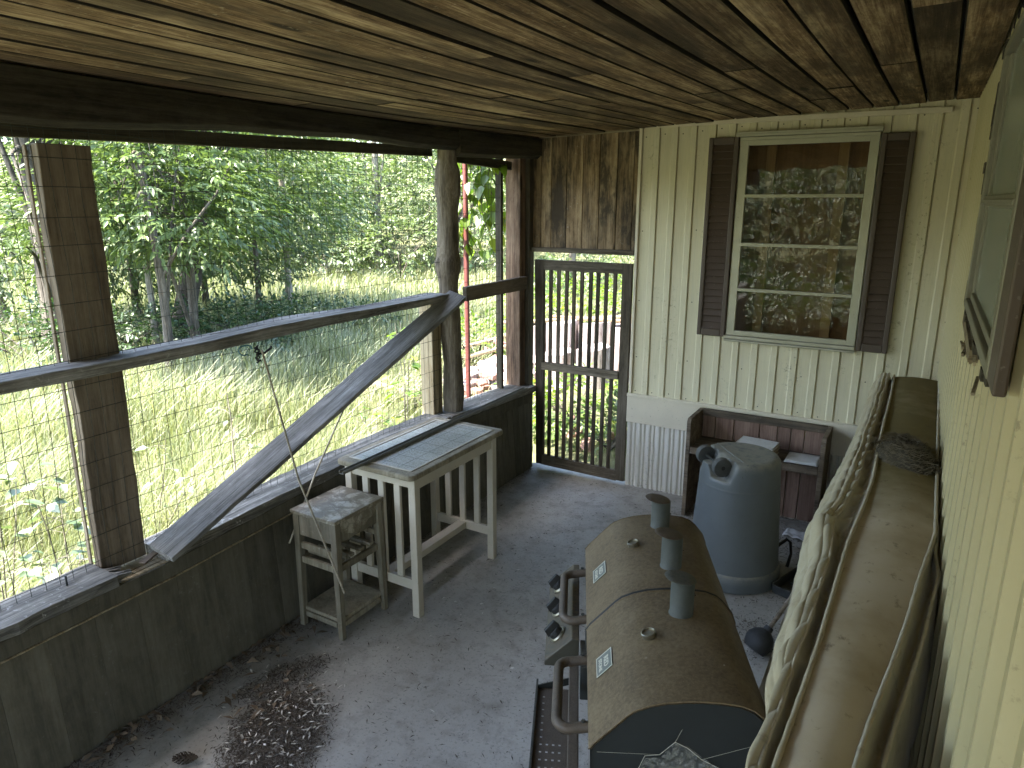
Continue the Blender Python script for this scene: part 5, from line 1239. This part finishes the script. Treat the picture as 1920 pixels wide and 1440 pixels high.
# tall meadow grass
n = 190000; az = np.radians(RNG.uniform(14, 78, n)); r = np.exp(RNG.uniform(math.log(3.0), math.log(27), n))
x = -r * np.sin(az) + RNG.normal(0, .05, n); y = r * np.cos(az) + RNG.normal(0, .05, n)
cl = np.sin(x * 2.3 + 1.5 * np.sin(y * 1.7)) * np.sin(y * 2.6 + np.sin(x * 1.3)); near = np.clip((-2.85 - x) / 1.5, 0, 1)
keep = ((x < -2.86) | (y > 5.25)) & (RNG.random(n) < .62 + .38 * cl) & ~((x > -5.2) & (y > 6.2) & (y < 9.6) & (RNG.random(n) < .85)) & ~((x > -3.4) & (y > 5) & (RNG.random(n) < .75))
x, y, cl, near, r = x[keep], y[keep], cl[keep], near[keep], r[keep]; n = len(x)
h = (.14 + .34 * near) * RNG.uniform(.55, 1.3, n) * (1 + .35 * cl) * np.where(r > 14, .8, 1.0); h = np.where(y > 5.25 + (x + 2.9) * -1.0, h * .55, h)
wd = .0021 * np.clip(r / 4.2, .8, 5) * RNG.uniform(.7, 1.4, n); a = RNG.uniform(0, 2 * math.pi, n) ; ln = RNG.uniform(.15, .75, n); wind = .08
dx, dy = np.cos(a) * ln + wind, np.sin(a) * ln; z0 = gz(x, y)
b = np.stack([x, y, z0], 1); d = np.stack([dx, dy, np.zeros(n)], 1); sd = np.stack([-np.sin(a + .6), np.cos(a + .6), np.zeros(n)], 1) * wd[:, None]
H3 = h[:, None]; Z3 = np.array([0, 0, 1.0])
m1 = b + d * H3 * .22 + Z3 * H3 * .55; tp = b + d * H3 * .85 + Z3 * H3 * (.98 - .25 * ln[:, None])
vs = np.stack([b - sd, b + sd, m1 + sd * .85, m1 - sd * .85, tp + sd * .15, tp - sd * .15], 1).reshape(-1, 3); k = np.arange(n)[:, None] * 6
o = np_mesh('grass', vs, np.concatenate([k + np.array([0, 1, 2, 3]), k + np.array([3, 2, 4, 5])]), M['grass'], np.repeat(np.clip(RNG.beta(2, 2.2, n) + .15 * cl, 0, 1), 6))
tag(o, 'tall sunlit meadow grass outside the screened porch', kind='stuff')

# weeds with broad pale leaves by the half wall
def weed(name, label, x, y, H, stems, nl, ls, mat, cat='weed', group=None, spread=.25, lean=0.0, bark='barkpale', rad=.006):
    z = float(gz(x, y)); rt = empty(name, (x, y, z), 0, label, cat, group); mb = MB(); P, D, N_ = [], [], []
    for s in range(stems):
        a = random.random() * 6.28; ex, ey = spread * math.cos(a) * random.random() + lean, spread * math.sin(a) * random.random(); hh = H * random.uniform(.75, 1.05)
        pt = [(ex * u ** 1.5 + .015 * math.sin(u * 9 + s), ey * u ** 1.5, hh * u) for u in np.linspace(0, 1, 7)]; mb.tube(pt, [rad * (1 - .7 * u) for u in np.linspace(0, 1, 7)], 6)
        for q in range(nl):
            u = random.uniform(.35, 1.0); i = min(5, int(u * 6)); p = V(pt[i]).lerp(V(pt[i + 1]), u * 6 - i); b = random.random() * 6.28; l = random.uniform(.05, .14)
            e = p + V(math.cos(b) * l, math.sin(b) * l, random.uniform(.0, .05)); mb.tube([p, (p + e) / 2 + V(0, 0, .01), e], [.002, .0015, .001], 4); P.append(e); D.append((math.cos(b), math.sin(b), random.uniform(-.5, .1))); N_.append((random.gauss(0, .35), random.gauss(0, .35), 1))
    mb.build('stem', M[bark], rt); n = len(P)
    leaves('foliage', np.array(P), np.array(D), np.array(N_), ls * RNG.uniform(.55, 1.15, n), M[mat], rt, .62); return rt
GW = 'broad-leaved weeds by the half wall'
weed('weed', 'pale broad-leaved weed rising at the left edge before the wide board post', -3.62, 1.35, 1.25, 3, 13, .095, 'leafpale', group=GW)
weed('weed', 'tall pale-leaved weed with yellow top leaves just left of the board post', -3.75, 1.72, 1.50, 2, 14, .10, 'leafpale', group=GW)
weed('weed', 'low leafy weed near the sill at the bottom left of the mesh', -3.35, 1.45, .85, 4, 12, .085, 'leafpale', group=GW)
weed('weed', 'thin drooping weed with pale leaves right of the board post', -4.3, 2.55, .95, 2, 10, .085, 'leafpale', lean=.25, group=GW)
weed('weed', 'small spindly weed growing in the shorter grass by the brace', -3.9, 2.75, .55, 3, 8, .06, 'leafpale', group=GW)
weed('weed', 'yellow-leaved climber in front of the log post and rail', -3.55, 4.32, 1.95, 3, 14, .115, 'leafbright', group=GW, spread=.18)
weed('sapling', 'slender pale-stemmed sapling standing in the grass behind the brace', -4.02, 3.02, 1.55, 1, 20, .065, 'leafpale', 'sapling', spread=.05, rad=.011, lean=-.06)
weed('weed', 'green weed sprouting between rubble and sill', -4.35, 4.85, .55, 5, 12, .07, 'leafbright', group=GW)
weed('weed', 'leafy weed on the near side of the plank heap', -4.6, 5.7, .6, 5, 14, .075, 'leaf', group=GW)

# red pole with a vine
tag(MB().tube([(-3.22, 4.73, -.34), (-3.225, 4.735, 1.0), (-3.22, 4.73, 2.44)], .021, 14, .5).build('red_pole', M['redpaint'], smooth=60), 'red painted steel pole standing outside the far mesh bay', 'pole')
vn = empty('vine', (-3.2, 4.76, 1.6), 0, 'bright heart-leaved vine hanging around the top of the red pole', 'vine'); root = vn; bpy.context.view_layer.update()
mb = MB(); P, D, N_ = [], [], []
for s in range(9):
    x0, y0 = -3.2 + random.uniform(-.12, .12), 4.70 + random.uniform(-.12, .36); L = random.uniform(.35, .95); top = 2.40
    pt = [(x0 + .05 * math.sin(u * 6 + s), y0 + .06 * math.sin(u * 5 + s * 2), top - L * u) for u in np.linspace(0, 1, 9)]; mb.tube(pt, .0028, 5)
    for q in range(int(20 * L) + 3):
        u = random.random(); i = min(7, int(u * 8)); p = V(pt[i]); b = random.random() * 6.28; e = p + V(math.cos(b) * .05, math.sin(b) * .05, random.uniform(-.02, .03)); mb.tube([p, e], .0012, 4); P.append(e); D.append((math.cos(b) * .5, math.sin(b) * .5, -.9)); N_.append((math.cos(b) + random.gauss(0, .4), math.sin(b) + random.gauss(0, .4), .6))
mb.tube([(-3.2, 4.5, 2.36), (-2.95, 4.5, 2.40), (-2.78, 4.47, 2.36), (-2.74, 4.50, 2.33)], .003, 5)
for p in ((-2.93, 4.50, 2.40), (-2.80, 4.47, 2.37), (-2.76, 4.5, 2.35), (-2.78, 4.54, 2.36)): P.append(V(p)); D.append((.3, random.uniform(-1, 1), -.6)); N_.append((.6, -.6, .8))
atw(mb.build('stem', M['bark'])); n = len(P)
o = leaves('foliage', np.array([tuple(p) for p in P]), np.array(D), np.array(N_), RNG.uniform(.07, .12, n), M['leafbright'], None, .85); atw(o)

# rubble, bricks and boards outside the door and past the log post
BR = 'loose bricks in the rubble'
bkm = MB(); bkm.box(-.10, -.05, -.032, .10, .05, .032); b0 = bkm.build('brick', M['brick'], bevel=.006)
spots = [(-4.95, 8.0, .05), (-4.75, 7.7, -.12), (-5.1, 8.3, .16), (-4.6, 7.5, -.16), (-4.9, 7.6, .0), (-5.2, 7.9, -.1), (-4.45, 7.2, -.2), (-4.7, 8.1, .12), (-5.3, 8.35, .02), (-4.3, 7.75, -.18), (-4.55, 7.95, -.02), (-4.25, 7.25, -.21), (-4.05, 6.75, -.22), (-4.35, 6.6, -.22), (-3.0, 6.35, -.25), (-2.75, 6.1, -.26), (-3.25, 6.7, -.24), (-2.6, 6.5, -.25)] + [(-4.1 - .9 * random.random(), 6.7 + 1.4 * random.random(), -.22 + .25 * random.random()) for _ in range(16)]
for i, (x, y, z) in enumerate(spots):
    o = b0 if i == 0 else b0.copy()
    if i: COL.objects.link(o)
    o.location = (x, y, z); o.rotation_euler = (random.uniform(-.5, .5), random.uniform(-.5, .5), random.uniform(0, 3.1))
    tag(o, 'loose weathered red brick lying in the sunny rubble', 'brick', BR)
rt = empty('rubble_heap', (-4.7, 7.7, -.3), 0, 'low heap of grey and pinkish rubble past the red pole', 'rubble')
mb = MB()
for i in range(70):
    a = random.random() * 6.28; q = random.random() ** .6; x, y = .85 * q * math.cos(a), 1.0 * q * math.sin(a); s = random.uniform(.05, .15); z = .34 * (1 - q) + .02
    vs = [(x + s * random.uniform(.6, 1.2) * sx, y + s * random.uniform(.6, 1.2) * sy, z + s * .7 * random.uniform(.5, 1.1) * sz_) for sz_ in (-1, 1) for sy in (-1, 1) for sx in (-1, 1)]
    mb.add(vs, [(0, 2, 3, 1), (4, 5, 7, 6), (0, 1, 5, 4), (2, 6, 7, 3), (0, 4, 6, 2), (1, 3, 7, 5)])
mb.build('stones', M['stone'], rt, bevel=.012)['kind'] = 'stuff'
M['lograw'] = wood('bleached_log', (.16, .12, .11), (.36, .30, .285), (.55, .49, .47), 'Z', knots=.3, bump=1.6, across=11)
LG = 'bleached log rounds outside the screen door'
for i, (x, y, r_, h_) in enumerate([(-4.62, 8.35, .20, .80), (-4.22, 8.45, .22, .86), (-3.80, 8.62, .21, .84), (-3.42, 8.75, .19, .82), (-4.05, 8.05, .19, .52), (-3.62, 8.18, .20, .60), (-4.45, 7.98, .17, .40)]):
    rt = empty('log_round', (x, y, -.32), random.random() * 6, ['tall bleached log round standing under the grey boards outside the screen door', 'shorter bleached log round standing before the taller ones outside the screen door'][i > 3], 'log', LG if i < 4 else 'shorter log rounds outside the screen door')
    mb = MB(); mb.lathe([(r_ * (1.06 - .06 * min(1, u * 3)), h_ * u) for u in np.linspace(0, 1, 10)], 22, None, None, lambda p, a: V(p.x * (1 + .07 * math.sin(a * 5 + x * 9) + .05 * math.sin(a * 11 + y)), p.y * (1 + .07 * math.sin(a * 5 + x * 9) + .05 * math.sin(a * 11 + y)), p.z + .03 * math.sin(a + x)))
    mb.build('bark', M['lograw'], rt, smooth=50)
def board(p0, p1, w_, t_, label, mat='beamlight', up=(0, 0, 1)): tag(plank('loose_board', p0, p1, w_, t_, up, M[mat], wob=.004), label, 'board')
board((-4.95, 8.05, .50), (-3.15, 9.15, .60), .16, .03, 'grey board lying along the top of the log rounds')
board((-4.45, 8.55, .56), (-3.0, 8.75, .56), .12, .03, 'shorter reddish board crossing on top of the log rounds', 'redpost')
board((-5.9, 8.0, .0), (-4.4, 9.2, .42), .15, .035, 'pale board propped on the rubble behind the red pole')
board((-6.1, 7.3, -.22), (-4.5, 8.3, .30), .14, .035, 'weathered board sloping down the near side of the rubble heap')
board((-5.35, 5.75, .10), (-4.85, 5.55, -.30), .10, .04, 'short pale board leaning in the grass past the brace')
board((-5.45, 5.85, .12), (-4.3, 6.3, -.18), .12, .035, 'pale board lying slanted behind the tall table')
mb = MB()
for i in range(60):
    a = random.random() * 6.28; q = random.random() ** .5; x, y = -4.35 + .55 * q * math.cos(a), 6.15 + .55 * q * math.sin(a); s = random.uniform(.03, .10); z = -.27 + .16 * (1 - q)
    vs = [(x + s * random.uniform(.6, 1.3) * sx, y + s * random.uniform(.6, 1.3) * sy, z + s * .6 * random.uniform(.5, 1.1) * sz_) for sz_ in (-1, 1) for sy in (-1, 1) for sx in (-1, 1)]
    mb.add(vs, [(0, 2, 3, 1), (4, 5, 7, 6), (0, 1, 5, 4), (2, 6, 7, 3), (0, 4, 6, 2), (1, 3, 7, 5)])
rt = empty('rubble_heap', (0, 0, 0), 0, 'small heap of bleached rubble right behind the tall table', 'rubble'); mb.build('stones', M['stone'], rt, bevel=.01)['kind'] = 'stuff'
